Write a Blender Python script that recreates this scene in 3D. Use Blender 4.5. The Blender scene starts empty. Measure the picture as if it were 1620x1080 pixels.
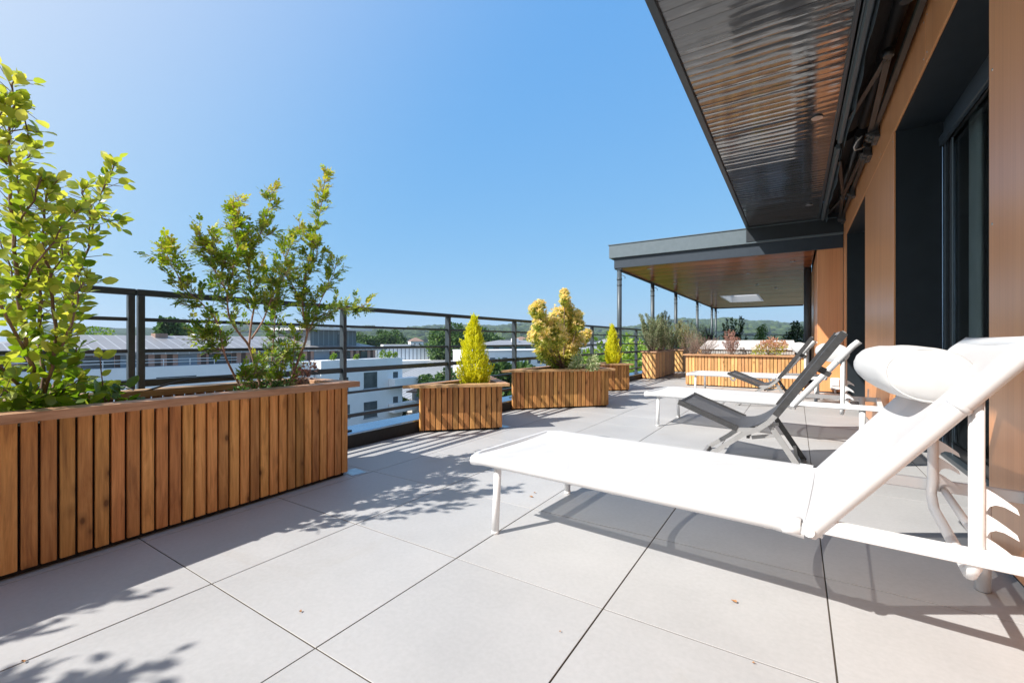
import bpy, math, random
from mathutils import Vector, Matrix, noise
R = math.radians
random.seed(7)
sc = bpy.context.scene
COL = sc.collection

# ---------------------------------------------------------------- camera, sky, sun, exposure
CAMH = 0.843
cam = bpy.data.cameras.new("camera"); camo = bpy.data.objects.new("camera", cam); COL.objects.link(camo)
cam.sensor_width = 36.0; cam.lens = 15.56; cam.clip_start = 0.03; cam.clip_end = 30000
camo.location = (0, 0, CAMH); camo.rotation_euler = (R(90), 0, R(32.7))
sc.camera = camo
world = bpy.data.worlds.new("World"); sc.world = world; world.use_nodes = True
wn = world.node_tree.nodes; wl = world.node_tree.links; wn.clear()
SUN = Vector((-0.61, -0.95, 1.0)).normalized()
SUN_EL = math.asin(SUN.z); SUN_AZ = math.atan2(SUN.x, SUN.y)
sky = wn.new("ShaderNodeTexSky"); sky.sky_type = 'NISHITA'; sky.sun_disc = False
sky.sun_elevation = SUN_EL; sky.sun_rotation = SUN_AZ % (2*math.pi)
sky.air_density = 1.0; sky.dust_density = 0.3; sky.ozone_density = 1.6; sky.altitude = 80
# the camera's highlight compression of the sky, channel by channel
sep = wn.new("ShaderNodeSeparateColor"); cmb = wn.new("ShaderNodeCombineColor"); wl.new(sky.outputs[0], sep.inputs[0])
for i, (k_, g_) in enumerate(((0.60, 0.52), (1.38, 0.30), (2.92, 0.08))):
    pw_ = wn.new("ShaderNodeMath"); pw_.operation = 'POWER'; pw_.inputs[1].default_value = g_; wl.new(sep.outputs[i], pw_.inputs[0])
    ml_ = wn.new("ShaderNodeMath"); ml_.operation = 'MULTIPLY'; ml_.inputs[1].default_value = k_; wl.new(pw_.outputs[0], ml_.inputs[0]); wl.new(ml_.outputs[0], cmb.inputs[i])
# brighter sky on the sun's side
tcw = wn.new("ShaderNodeTexCoord"); dt = wn.new("ShaderNodeVectorMath"); dt.operation = 'DOT_PRODUCT'; dt.inputs[1].default_value = SUN
wl.new(tcw.outputs['Generated'], dt.inputs[0])
mx_ = wn.new("ShaderNodeMath"); mx_.operation = 'MAXIMUM'; mx_.inputs[1].default_value = 0.0; wl.new(dt.outputs['Value'], mx_.inputs[0])
mn_ = wn.new("ShaderNodeMath"); mn_.operation = 'MINIMUM'; mn_.inputs[1].default_value = 0.58; wl.new(mx_.outputs[0], mn_.inputs[0])
sq_ = wn.new("ShaderNodeMath"); sq_.operation = 'POWER'; sq_.inputs[1].default_value = 2.0; wl.new(mn_.outputs[0], sq_.inputs[0])
glow = wn.new("ShaderNodeMix"); glow.data_type = 'RGBA'; glow.blend_type = 'ADD'; glow.clamp_factor = False
wl.new(sq_.outputs[0], glow.inputs[0]); wl.new(cmb.outputs[0], glow.inputs[6]); glow.inputs[7].default_value = (4.2, 2.6, 0.7, 1)
bg = wn.new("ShaderNodeBackground"); bg.inputs[1].default_value = 0.15
wo = wn.new("ShaderNodeOutputWorld"); wl.new(glow.outputs[2], bg.inputs[0]); wl.new(bg.outputs[0], wo.inputs[0])
sl = bpy.data.lights.new("sun", 'SUN'); sl.energy = 4.1; sl.angle = R(0.5); sl.color = (1.0, 0.945, 0.875)
so = bpy.data.objects.new("sun", sl); COL.objects.link(so)
so.rotation_euler = SUN.to_track_quat('Z', 'Y').to_euler()
sc.view_settings.view_transform = 'Standard'; sc.view_settings.look = 'None'
sc.view_settings.exposure = 0.85; sc.view_settings.gamma = 1.0
sc.render.engine = 'CYCLES'
sc.cycles.max_bounces = 8; sc.cycles.transparent_max_bounces = 12
sc.cycles.sample_clamp_indirect = 6

# ---------------------------------------------------------------- measuring helper (metres from pixel + depth)
CS, SN = 0.8416, 0.5403
def at(px, py, t):
    a = (px-810)/700.0
    return Vector((t*(-SN+CS*a), t*(CS+SN*a), CAMH+t*(540-py)/700.0))
def atX(px, py, X):
    a = (px-810)/700.0
    return at(px, py, X/(-SN+CS*a))
def atY(px, py, Y):
    a = (px-810)/700.0
    return at(px, py, Y/(CS+SN*a))

# ---------------------------------------------------------------- mesh builder
class MB:
    def __init__(s): s.v = []; s.f = []; s.sm = []; s.t = []
    def add(s, vs, fs, smooth=False, tint=0.0):
        o = len(s.v); s.v.extend([tuple(p) for p in vs])
        for f in fs:
            s.f.append(tuple(i+o for i in f)); s.sm.append(smooth); s.t.append(tint)
        return s
    def box(s, x0, x1, y0, y1, z0, z1, rot=0, c=None, bev=0.0, tint=0.0):
        b = min(bev, (x1-x0)/2.1, (y1-y0)/2.1, (z1-z0)/2.1)
        if b <= 0:
            vs = [(x0,y0,z0),(x1,y0,z0),(x1,y1,z0),(x0,y1,z0),(x0,y0,z1),(x1,y0,z1),(x1,y1,z1),(x0,y1,z1)]
            fs = [(3,2,1,0),(4,5,6,7),(0,1,5,4),(1,2,6,5),(2,3,7,6),(3,0,4,7)]
        else:
            vs = []; 
            X=(x0,x1);Y=(y0,y1);Z=(z0,z1)
            idx = {}
            for i in (0,1):
                for j in (0,1):
                    for k in (0,1):
                        sx = b if i==0 else -b; sy = b if j==0 else -b; sz = b if k==0 else -b
                        for ax in range(3):
                            p = [X[i]+sx, Y[j]+sy, Z[k]+sz]
                            p[ax] = (X[i],Y[j],Z[k])[ax]
                            idx[(i,j,k,ax)] = len(vs); vs.append(tuple(p))
            g = lambda i,j,k,ax: idx[(i,j,k,ax)]
            fs = []
            fs.append((g(0,0,0,2),g(0,1,0,2),g(1,1,0,2),g(1,0,0,2)))
            fs.append((g(0,0,1,2),g(1,0,1,2),g(1,1,1,2),g(0,1,1,2)))
            fs.append((g(0,0,0,1),g(1,0,0,1),g(1,0,1,1),g(0,0,1,1)))
            fs.append((g(1,1,0,1),g(0,1,0,1),g(0,1,1,1),g(1,1,1,1)))
            fs.append((g(0,1,0,0),g(0,0,0,0),g(0,0,1,0),g(0,1,1,0)))
            fs.append((g(1,0,0,0),g(1,1,0,0),g(1,1,1,0),g(1,0,1,0)))
            for a,c2 in ((0,0),(0,1),(1,0),(1,1)):
                fs.append((g(0,a,c2,2),g(1,a,c2,2),g(1,a,c2,1),g(0,a,c2,1)))
                fs.append((g(a,0,c2,2),g(a,1,c2,2),g(a,1,c2,0),g(a,0,c2,0)))
                fs.append((g(a,c2,0,1),g(a,c2,1,1),g(a,c2,1,0),g(a,c2,0,0)))
            for i in (0,1):
                for j in (0,1):
                    for k in (0,1): fs.append((g(i,j,k,0),g(i,j,k,1),g(i,j,k,2)))
        if rot or c:
            cx, cy = c if c else ((x0+x1)/2,(y0+y1)/2)
            cr, sr = math.cos(rot), math.sin(rot)
            vs = [(cx+(x-cx)*cr-(y-cy)*sr, cy+(x-cx)*sr+(y-cy)*cr, z) for x,y,z in vs]
        return s.add(vs, fs, False, tint)
    def bar(s, p, q, w, h, up=(0,0,1), tint=0.0):
        """rectangular bar from p to q: w across, h along up"""
        p = Vector(p); q = Vector(q); d = (q-p).normalized(); up = Vector(up)
        x = d.cross(up)
        if x.length < 1e-4: x = d.cross(Vector((1,0,0)))
        x.normalize(); u = x.cross(d).normalized()
        vs = []
        for e in (p, q):
            for a, b in ((-1,-1),(1,-1),(1,1),(-1,1)): vs.append(e + x*a*w/2 + u*b*h/2)
        return s.add(vs, [(3,2,1,0),(4,5,6,7),(0,1,5,4),(1,2,6,5),(2,3,7,6),(3,0,4,7)], False, tint)
    def tube(s, pts, r, n=10, caps=True, tint=0.0, smooth=True, flat=None):
        """tube through points; r number or list; flat=(updir, ratio) squashes the section"""
        pts = [Vector(p) for p in pts]; m = len(pts)
        rr = r if isinstance(r, (list, tuple)) else [r]*m
        d0 = (pts[1]-pts[0]).normalized()
        ref = Vector((0,0,1)) if abs(d0.z) < 0.9 else Vector((1,0,0))
        x = d0.cross(ref).normalized(); vs = []
        for i in range(m):
            if i == 0: d = pts[1]-pts[0]
            elif i == m-1: d = pts[-1]-pts[-2]
            else: d = (pts[i+1]-pts[i]).normalized()+(pts[i]-pts[i-1]).normalized()
            if d.length < 1e-6: d = d0.copy()
            d.normalize()
            x = (x - d*x.dot(d))
            if x.length < 1e-5: x = d.orthogonal()
            x.normalize(); y = d.cross(x)
            for k in range(n):
                a = 2*math.pi*k/n
                vs.append(pts[i] + (x*math.cos(a)+y*math.sin(a))*rr[i])
        fs = []
        for i in range(m-1):
            for k in range(n):
                k2 = (k+1) % n
                fs.append((i*n+k, i*n+k2, (i+1)*n+k2, (i+1)*n+k))
        s.add(vs, fs, smooth, tint)
        if caps and n > 2:
            o = len(s.v)-len(vs)
            s.f.append(tuple(o+k for k in range(n-1,-1,-1))); s.sm.append(False); s.t.append(tint)
            s.f.append(tuple(o+(m-1)*n+k for k in range(n))); s.sm.append(False); s.t.append(tint)
        return s
    def prism(s, poly, z0, z1, tint=0.0):
        n = len(poly)
        vs = [(x,y,z0) for x,y in poly]+[(x,y,z1) for x,y in poly]
        fs = [tuple(range(n-1,-1,-1)), tuple(range(n,2*n))]
        for i in range(n): j=(i+1)%n; fs.append((i,j,n+j,n+i))
        return s.add(vs, fs, False, tint)
    def plate(s, poly, origin, u, v, th):
        """2D polygon in plane (u,v) at origin, extruded by th along u x v"""
        u = Vector(u); v = Vector(v); o = Vector(origin); w = u.cross(v).normalized()
        n = len(poly)
        a = [o+u*p[0]+v*p[1]-w*th/2 for p in poly]; b = [p+w*th for p in a]
        fs = [tuple(range(n-1,-1,-1)), tuple(range(n,2*n))]
        for i in range(n): j=(i+1)%n; fs.append((i,j,n+j,n+i))
        return s.add(a+b, fs)
    def quad(s, a, b, c, d, tint=0.0): return s.add([a,b,c,d], [(0,1,2,3)], False, tint)
    def build(s, name, mat, parent=None, loc=None, rz=0):
        me = bpy.data.meshes.new(name); me.from_pydata(s.v, [], s.f)
        me.polygons.foreach_set('use_smooth', s.sm)
        if any(s.t):
            at_ = me.attributes.new('tint', 'FLOAT', 'FACE'); at_.data.foreach_set('value', s.t)
        me.materials.append(mat); me.update()
        o = bpy.data.objects.new(name, me); COL.objects.link(o)
        if parent: o.parent = parent
        if loc: o.location = loc
        if rz: o.rotation_euler = (0,0,rz)
        return o

def tag(o, label=None, cat=None, group=None, kind=None):
    if label: o['label'] = label
    if cat: o['category'] = cat
    if group: o['group'] = group
    if kind: o['kind'] = kind
    return o
def thing(name, label, cat, loc=(0,0,0), rz=0, group=None):
    o = bpy.data.objects.new(name, None); COL.objects.link(o); o.empty_display_size = 0.1
    o.location = loc; o.rotation_euler = (0,0,rz)
    return tag(o, label, cat, group)
def struct(name, mb, mat): return tag(mb.build(name, mat), kind='structure')
def copy_tree(o, label=None, parent=None):
    c = o.copy(); COL.objects.link(c)
    if parent: c.parent = parent
    if label: c['label'] = label
    for ch in list(o.children): copy_tree(ch, None, c)
    return c

# ---------------------------------------------------------------- materials
def mat(name, col=(0.5,0.5,0.5), rough=0.5, metal=0.0, spec=0.5, coat=0.0):
    m = bpy.data.materials.new(name); m.use_nodes = True
    b = m.node_tree.nodes['Principled BSDF']
    b.inputs['Base Color'].default_value = (*col, 1); b.inputs['Roughness'].default_value = rough
    b.inputs['Metallic'].default_value = metal; b.inputs['Specular IOR Level'].default_value = spec
    b.inputs['Coat Weight'].default_value = coat
    return m
def N(m, t, **kw):
    n = m.node_tree.nodes.new(t)
    for k, v in kw.items(): setattr(n, k, v)
    return n
def L(m, a, b): m.node_tree.links.new(a, b)
def B(m): return m.node_tree.nodes['Principled BSDF']
def coords(m, scale=(1,1,1), rot=(0,0,0)):
    tc = N(m, 'ShaderNodeTexCoord'); mp = N(m, 'ShaderNodeMapping')
    mp.inputs['Scale'].default_value = scale; mp.inputs['Rotation'].default_value = rot
    L(m, tc.outputs['Object'], mp.inputs[0]); return mp.outputs[0]
def noisen(m, vec, scale, detail=4, rough=0.5, dist=0.0):
    n = N(m, 'ShaderNodeTexNoise'); n.inputs['Scale'].default_value = scale
    n.inputs['Detail'].default_value = detail; n.inputs['Roughness'].default_value = rough
    n.inputs['Distortion'].default_value = dist
    if vec is not None: L(m, vec, n.inputs['Vector'])
    return n.outputs['Fac']
def ramp(m, fac, stops):
    r = N(m, 'ShaderNodeValToRGB'); e = r.color_ramp.elements
    while len(e) < len(stops): e.new(0.5)
    for i, (p, c) in enumerate(stops): e[i].position = p; e[i].color = (*c, 1)
    L(m, fac, r.inputs[0]); return r.outputs[0]
def mix(m, fac, a, b, mode='MIX'):
    n = N(m, 'ShaderNodeMix', data_type='RGBA', blend_type=mode)
    for sock, v in ((n.inputs[0], fac), (n.inputs[6], a), (n.inputs[7], b)):
        if isinstance(v, (int, float)): sock.default_value = v
        elif isinstance(v, tuple): sock.default_value = (*v, 1)
        else: L(m, v, sock)
    return n.outputs[2]
def mth(m, op, a, b=0.0):
    n = N(m, 'ShaderNodeMath', operation=op)
    for sock, v in ((n.inputs[0], a), (n.inputs[1], b)):
        if isinstance(v, (int, float)): sock.default_value = v
        else: L(m, v, sock)
    return n.outputs[0]
def bump(m, h, strength=0.3, dist=0.01):
    n = N(m, 'ShaderNodeBump'); n.inputs['Strength'].default_value = strength; n.inputs['Distance'].default_value = dist
    L(m, h, n.inputs['Height']); L(m, n.outputs[0], B(m).inputs['Normal'])
def island(m):
    g = N(m, 'ShaderNodeNewGeometry'); return g.outputs['Random Per Island']

def mat_tile():
    m = mat('porcelain_tile', rough=0.5, spec=0.35)
    v = coords(m)
    a = noisen(m, v, 2.3, 6, 0.6); b = noisen(m, v, 60, 3, 0.6)
    c = ramp(m, a, [(0.3,(0.365,0.368,0.370)),(0.7,(0.475,0.478,0.480))])
    c = mix(m, 0.35, c, ramp(m, b, [(0.35,(0.37,0.372,0.374)),(0.65,(0.47,0.472,0.474))]))
    r = island(m)
    c = mix(m, 0.22, c, ramp(m, r, [(0,(0.36,0.36,0.36)),(1,(0.52,0.51,0.50))]))
    st = noisen(m, v, 0.9, 8, 0.72, 1.5)
    c = mix(m, mth(m,'MULTIPLY', ramp(m, st, [(0.60,(0,0,0)),(0.72,(1,1,1))]), 0.42), c, (0.36,0.32,0.27))
    sp = noisen(m, v, 240, 2, 0.5)
    c = mix(m, mth(m,'MULTIPLY', ramp(m, sp, [(0.70,(0,0,0)),(0.76,(1,1,1))]), 0.3), c, (0.25,0.24,0.22))
    L(m, c, B(m).inputs['Base Color'])
    L(m, mth(m,'ADD', mth(m,'MULTIPLY', a, 0.2), 0.42), B(m).inputs['Roughness'])
    bump(m, b, 0.06, 0.0015)
    return m
def mat_wood(name, dark, mid, light, axis='z', rough=0.55, spec=0.35):
    """planks: grain along axis, knots, each plank (island) shifted and tinted"""
    m = mat(name, rough=rough, spec=spec)
    tc = N(m, 'ShaderNodeTexCoord'); g = island(m)
    cb = N(m, 'ShaderNodeCombineXYZ'); off = mth(m, 'MULTIPLY', g, 37.0)
    for i in range(3): L(m, off, cb.inputs[i])
    va = N(m, 'ShaderNodeVectorMath', operation='ADD'); L(m, tc.outputs['Object'], va.inputs[0]); L(m, cb.outputs[0], va.inputs[1])
    mp = N(m, 'ShaderNodeMapping'); L(m, va.outputs[0], mp.inputs[0])
    sc_ = [14,14,14]; sc_['xyz'.index(axis)] = 1.6; mp.inputs['Scale'].default_value = sc_
    w = noisen(m, mp.outputs[0], 2.2, 5, 0.62, 1.1)
    mp2 = N(m, 'ShaderNodeMapping'); L(m, va.outputs[0], mp2.inputs[0])
    s2 = [60,60,60]; s2['xyz'.index(axis)] = 2.0; mp2.inputs['Scale'].default_value = s2
    fine = noisen(m, mp2.outputs[0], 2.0, 4, 0.7)
    c = ramp(m, w, [(0.28, dark), (0.5, mid), (0.72, light)])
    c = mix(m, 0.35, c, ramp(m, fine, [(0.3, dark), (0.7, light)]))
    hs = N(m, 'ShaderNodeHueSaturation'); L(m, c, hs.inputs['Color'])
    L(m, mth(m,'ADD', mth(m,'MULTIPLY', g, 0.55), 0.72), hs.inputs['Value'])
    g2 = mth(m,'FRACT', mth(m,'MULTIPLY', g, 17.3))
    L(m, mth(m,'ADD', mth(m,'MULTIPLY', g2, 0.018), 0.491), hs.inputs['Hue'])
    c = hs.outputs[0]
    mp3 = N(m, 'ShaderNodeMapping'); L(m, va.outputs[0], mp3.inputs[0])
    s3 = [9,9,9]; s3['xyz'.index(axis)] = 5.0; mp3.inputs['Scale'].default_value = s3
    vo = N(m, 'ShaderNodeTexVoronoi'); L(m, mp3.outputs[0], vo.inputs['Vector']); vo.inputs['Scale'].default_value = 1.15
    k = ramp(m, vo.outputs['Distance'], [(0.06,(1,1,1)),(0.11,(0.4,0.4,0.4)),(0.24,(0,0,0))])
    c = mix(m, mth(m,'MULTIPLY', k, 0.85), c, tuple(x*0.4 for x in dark))
    L(m, c, B(m).inputs['Base Color'])
    bump(m, fine, 0.25, 0.003)
    return m
def mat_speck(name, c0, c1, scale, rough=0.8, detail=5, stretch=(1,1,1), bs=0.3, bd=0.01, metal=0):
    m = mat(name, rough=rough, metal=metal); v = coords(m, stretch); n = noisen(m, v, scale, detail, 0.6)
    L(m, ramp(m, n, [(0.3,c0),(0.7,c1)]), B(m).inputs['Base Color'])
    if bs: bump(m, n, bs, bd)
    return m
def mat_leaf(name, stops, trans=0.45, rough=0.4, use_tint=False, spec=0.4):
    """leaf: colour by the leaf's own random value (and its age 'tint'), light passes through"""
    m = mat(name, rough=rough, spec=spec)
    f = island(m)
    if use_tint:
        a = N(m, 'ShaderNodeAttribute'); a.attribute_name = 'tint'
        f = mth(m, 'ADD', mth(m,'MULTIPLY', a.outputs['Fac'], 0.75), mth(m,'MULTIPLY', f, 0.25))
    c = ramp(m, f, stops)
    L(m, c, B(m).inputs['Base Color'])
    t = N(m, 'ShaderNodeBsdfTranslucent')
    gm = N(m, 'ShaderNodeHueSaturation'); gm.inputs['Saturation'].default_value = 1.15; gm.inputs['Value'].default_value = 1.5
    L(m, c, gm.inputs['Color']); L(m, gm.outputs[0], t.inputs['Color'])
    ms = N(m, 'ShaderNodeMixShader'); ms.inputs[0].default_value = trans
    out = m.node_tree.nodes['Material Output']
    L(m, B(m).outputs[0], ms.inputs[1]); L(m, t.outputs[0], ms.inputs[2]); L(m, ms.outputs[0], out.inputs[0])
    return m
def mat_fabric(name, col, hole, weave=900, rough=0.75):
    m = mat(name, col, rough, spec=0.25)
    v = coords(m); ck = N(m, 'ShaderNodeTexChecker'); ck.inputs['Scale'].default_value = weave; L(m, v, ck.inputs[0])
    n = noisen(m, v, 5, 3, 0.5)
    L(m, mix(m, 0.06, col, ramp(m, n, [(0.3, tuple(x*0.7 for x in col)), (0.7, tuple(min(1,x*1.1) for x in col))])), B(m).inputs['Base Color'])
    bump(m, ck.outputs['Fac'], 0.15, 0.0006)
    tr = N(m, 'ShaderNodeBsdfTransparent'); ts = N(m, 'ShaderNodeBsdfTranslucent'); ts.inputs[0].default_value = (*col, 1)
    m1 = N(m, 'ShaderNodeMixShader'); m1.inputs[0].default_value = 0.25
    m2 = N(m, 'ShaderNodeMixShader'); m2.inputs[0].default_value = hole
    L(m, B(m).outputs[0], m1.inputs[1]); L(m, ts.outputs[0], m1.inputs[2])
    L(m, m1.outputs[0], m2.inputs[1]); L(m, tr.outputs[0], m2.inputs[2])
    L(m, m2.outputs[0], m.node_tree.nodes['Material Output'].inputs[0])
    return m
def mat_panel():
    m = mat('wood_grain_panel', rough=0.30, spec=0.5); B(m).inputs['IOR'].default_value = 1.85
    v = coords(m, (55, 55, 0.35)); n = noisen(m, v, 1.6, 5, 0.65)
    v2 = coords(m, (9, 9, 0.5)); n2 = noisen(m, v2, 1.0, 3, 0.5, 0.6)
    c = ramp(m, n, [(0.3,(0.64,0.255,0.095)),(0.7,(0.86,0.40,0.165))])
    c = mix(m, 0.4, c, ramp(m, n2, [(0.3,(0.62,0.24,0.09)),(0.7,(0.86,0.41,0.175))]))
    L(m, c, B(m).inputs['Base Color']); bump(m, n, 0.05, 0.001)
    return m
def mat_gloss_plank(name, c0, c1, rough, metal=0.0, spec=0.5, wav=0.35, ior=1.5):
    """glossy ceiling plank, long along x, slightly bowed and wavy so that mirror images break into streaks"""
    m = mat(name, rough=rough, metal=metal, spec=spec); B(m).inputs['IOR'].default_value = ior
    g = island(m)
    v = coords(m, (1.0, 9.0, 1)); n = noisen(m, v, 1.3, 3, 0.5)
    v2 = coords(m, (2.5, 55.0, 1)); n2 = noisen(m, v2, 1.0, 4, 0.6)
    c = mix(m, 0.5, ramp(m, g, [(0,c0),(1,c1)]), ramp(m, n2, [(0.3,c0),(0.7,c1)]))
    L(m, c, B(m).inputs['Base Color'])
    bump(m, n, wav, 0.02)
    return m

M = {}
M['tile'] = mat_tile()
M['joint'] = mat('joint_bed', (0.075,0.062,0.048), 0.9)
M['wood'] = mat_wood('stained_pine', (0.25,0.095,0.028), (0.60,0.275,0.085), (0.80,0.42,0.15))
M['wood_l'] = mat_wood('orange_pine', (0.42,0.20,0.07), (0.64,0.34,0.13), (0.74,0.45,0.20))
M['rimx'] = mat_wood('weathered_rim', (0.24,0.125,0.06), (0.42,0.25,0.135), (0.56,0.36,0.22), axis='y')
M['rim_x'] = mat_wood('weathered_rim_cross', (0.28,0.14,0.06), (0.48,0.27,0.13), (0.60,0.38,0.21), axis='x')
M['liner'] = mat('planter_liner', (0.012,0.010,0.009), 0.9)
M['soil'] = mat_speck('potting_soil', (0.015,0.010,0.007), (0.07,0.045,0.03), 45, 0.95, bs=1.0, bd=0.03)
M['mulch'] = mat_speck('bark_mulch', (0.06,0.025,0.015), (0.22,0.11,0.075), 60, 0.95, bs=1.0, bd=0.03)
M['anthra'] = mat_speck('anthracite_paint', (0.030,0.042,0.053), (0.040,0.054,0.067), 30, 0.38, bs=0.03)
M['anthra_l'] = mat_speck('slate_blue_paint', (0.10,0.135,0.155), (0.12,0.155,0.178), 12, 0.42, bs=0.03)
M['post'] = mat_speck('post_paint', (0.058,0.078,0.092), (0.072,0.094,0.108), 12, 0.42, bs=0.03)
M['beam'] = mat_speck('dark_blue_paint', (0.022,0.034,0.050), (0.030,0.043,0.060), 12, 0.42, bs=0.03)
M['navy'] = mat_speck('navy_reveal', (0.010,0.016,0.022), (0.015,0.022,0.029), 8, 0.45, bs=0.03)
M['black'] = mat_speck('black_aluminium', (0.010,0.011,0.012), (0.018,0.019,0.021), 20, 0.32, bs=0.02)
M['coping'] = mat_speck('metal_coping', (0.22,0.31,0.42), (0.32,0.42,0.53), 4, 0.25, metal=1.0, bs=0.05)
M['bitumen'] = mat_speck('bitumen_upstand', (0.008,0.008,0.009), (0.02,0.02,0.02), 50, 0.7)
M['panel'] = mat_panel()
M['soffit'] = mat_gloss_plank('gloss_grey_plank', (0.046,0.048,0.052), (0.076,0.078,0.083), 0.07, ior=1.95, wav=0.09)
M['porch'] = mat_gloss_plank('gloss_brown_plank', (0.19,0.062,0.026), (0.34,0.13,0.056), 0.2, spec=0.2, ior=1.3, wav=0.15)
M['white'] = mat_speck('white_powder_coat', (0.71,0.72,0.73), (0.76,0.77,0.78), 14, 0.38, bs=0.02)
M['sling'] = mat_fabric('white_mesh_sling', (0.79,0.80,0.81), 0.18)
M['pillow'] = mat_fabric('white_pillow_cloth', (0.73,0.73,0.725), 0.0, 700, 0.9)
M['gsling'] = mat_fabric('grey_mesh_sling', (0.115,0.122,0.138), 0.10)
M['gframe'] = mat_speck('grey_frame', (0.30,0.30,0.30), (0.36,0.36,0.36), 30, 0.4, bs=0.02, metal=0.2)
M['dframe'] = mat_speck('dark_grey_frame', (0.035,0.036,0.038), (0.06,0.06,0.062), 30, 0.4, bs=0.02)
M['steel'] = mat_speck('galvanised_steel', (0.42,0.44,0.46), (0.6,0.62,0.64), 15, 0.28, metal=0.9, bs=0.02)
M['pvc'] = mat('grey_plastic', (0.45,0.45,0.44), 0.5)
M['bark'] = mat_speck('bark', (0.11,0.065,0.045), (0.30,0.20,0.15), 60, 0.85, stretch=(1,1,0.25), bs=0.6, bd=0.004)
M['bark_p'] = mat_speck('pale_pink_bark', (0.20,0.11,0.08), (0.42,0.28,0.22), 60, 0.8, stretch=(1,1,0.25), bs=0.6, bd=0.003)
M['twig'] = mat_speck('grey_twig', (0.16,0.11,0.085), (0.34,0.25,0.20), 60, 0.85)
def glass():
    m = mat('window_glass', (0.02,0.025,0.028), 0.03, spec=0.8)
    tr = N(m, 'ShaderNodeBsdfTransparent'); tr.inputs[0].default_value = (0.8,0.85,0.85,1)
    lw_ = N(m, 'ShaderNodeLayerWeight'); lw_.inputs[0].default_value = 0.5
    class fr: outputs = [mth(m, 'ADD', mth(m, 'MULTIPLY', mth(m, 'POWER', lw_.outputs['Facing'], 5.0), 0.9), 0.05)]
    gl = N(m, 'ShaderNodeBsdfGlossy'); gl.inputs['Roughness'].default_value = 0.02
    ms = N(m, 'ShaderNodeMixShader'); L(m, fr.outputs[0], ms.inputs[0]); L(m, tr.outputs[0], ms.inputs[1]); L(m, gl.outputs[0], ms.inputs[2])
    L(m, ms.outputs[0], m.node_tree.nodes['Material Output'].inputs[0]); return m
M['glass'] = glass()
M['curtain'] = mat_speck('curtain', (0.62,0.66,0.66), (0.75,0.78,0.78), 6, 0.9)
M['room'] = mat_speck('room_wall', (0.10,0.10,0.10), (0.14,0.14,0.14), 2, 0.9)
M['wwall'] = mat_speck('white_render', (0.78,0.79,0.80), (0.85,0.86,0.87), 0.6, 0.85, bs=0.05)
M['sage'] = mat_speck('teal_glazing', (0.10,0.25,0.27), (0.16,0.34,0.36), 0.4, 0.35, bs=0)
M['darkwin'] = mat_speck('dark_window', (0.05,0.065,0.08), (0.12,0.14,0.16), 0.7, 0.15, bs=0)
M['bluewall'] = mat_speck('blue_grey_wall', (0.24,0.29,0.35), (0.30,0.35,0.41), 0.6, 0.8, bs=0)
def mat_seam(name, c0, c1, sx, axis=0, thin=0.06, rough=0.45, metal=0.3):
    m = mat(name, rough=rough, metal=metal)
    tc = N(m, 'ShaderNodeTexCoord'); se = N(m, 'ShaderNodeSeparateXYZ'); L(m, tc.outputs['Object'], se.inputs[0])
    fr = mth(m, 'FRACT', mth(m, 'MULTIPLY', se.outputs[axis], 1.0/sx))
    s_ = mth(m, 'LESS_THAN', fr, thin)
    n = noisen(m, tc.outputs['Object'], 0.3, 4, 0.6)
    L(m, mix(m, s_, ramp(m, n, [(0.3,c0),(0.7,tuple(x*1.15 for x in c0))]), c1), B(m).inputs['Base Color'])
    return m
M['seam'] = mat_seam('standing_seam_roof', (0.30,0.29,0.29), (0.50,0.50,0.50), 0.9, axis=1, thin=0.10)
M['seamx'] = mat_seam('ribbed_hall_roof', (0.34,0.345,0.35), (0.16,0.165,0.17), 1.1, axis=0, thin=0.22)
M['louvre'] = mat_seam('louvred_wall', (0.50,0.55,0.60), (0.10,0.12,0.15), 1.0, axis=0, thin=0.2)
M['slatwall'] = mat_seam('brown_slat_wall', (0.12,0.075,0.06), (0.55,0.33,0.26), 0.9, axis=1, thin=0.5, metal=0, rough=0.7)
M['boxwall'] = mat_seam('zinc_wall', (0.13,0.155,0.18), (0.24,0.27,0.30), 0.7, axis=1, thin=0.15)
M['tiled'] = mat_speck('brown_tile_roof', (0.20,0.12,0.09), (0.34,0.23,0.18), 3, 0.85, stretch=(1,4,1))
M['greyroof'] = mat_speck('grey_slate_roof', (0.20,0.21,0.23), (0.28,0.29,0.31), 1.2, 0.7)
M['flatroof'] = mat_speck('pale_flat_roof', (0.50,0.50,0.50), (0.66,0.66,0.66), 0.5, 0.8)
M['gravel'] = mat_speck('roof_gravel', (0.16,0.15,0.13), (0.34,0.32,0.28), 14, 0.95)
M['beige'] = mat_speck('beige_render', (0.50,0.46,0.41), (0.62,0.58,0.52), 0.6, 0.85)
M['asph'] = mat_speck('asphalt', (0.045,0.045,0.047), (0.07,0.07,0.07), 2, 0.9)

# ================================================================ TERRACE FLOOR (structure)
random.seed(11)
fl = MB(); P = 0.6; g = 0.0022
X0, Y0 = 0.0865, 0.7332
for i in range(-6, 3):
    for j in range(-8, 38):
        x0 = X0+i*P; y0 = Y0+j*P
        a0 = max(x0+g, -2.955); a1 = min(x0+P-g, 1.0); b1 = min(y0+P-g, 22.4)
        if a1-a0 < 0.02 or b1-y0 < 0.05: continue
        if x0 > 0.6 and (y0 < 0 or y0 > 8.0): continue
        dz = random.uniform(-0.0006, 0.0006)
        fl.box(a0, a1, y0+g, b1, -0.003+dz, 0.0+dz, bev=0.0008)
struct('terrace_floor', fl, M['tile'])
b = MB(); b.box(-2.96, 1.0, -4.2, 22.42, -0.2, -0.0035); struct('floor_base', b, M['joint'])

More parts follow.
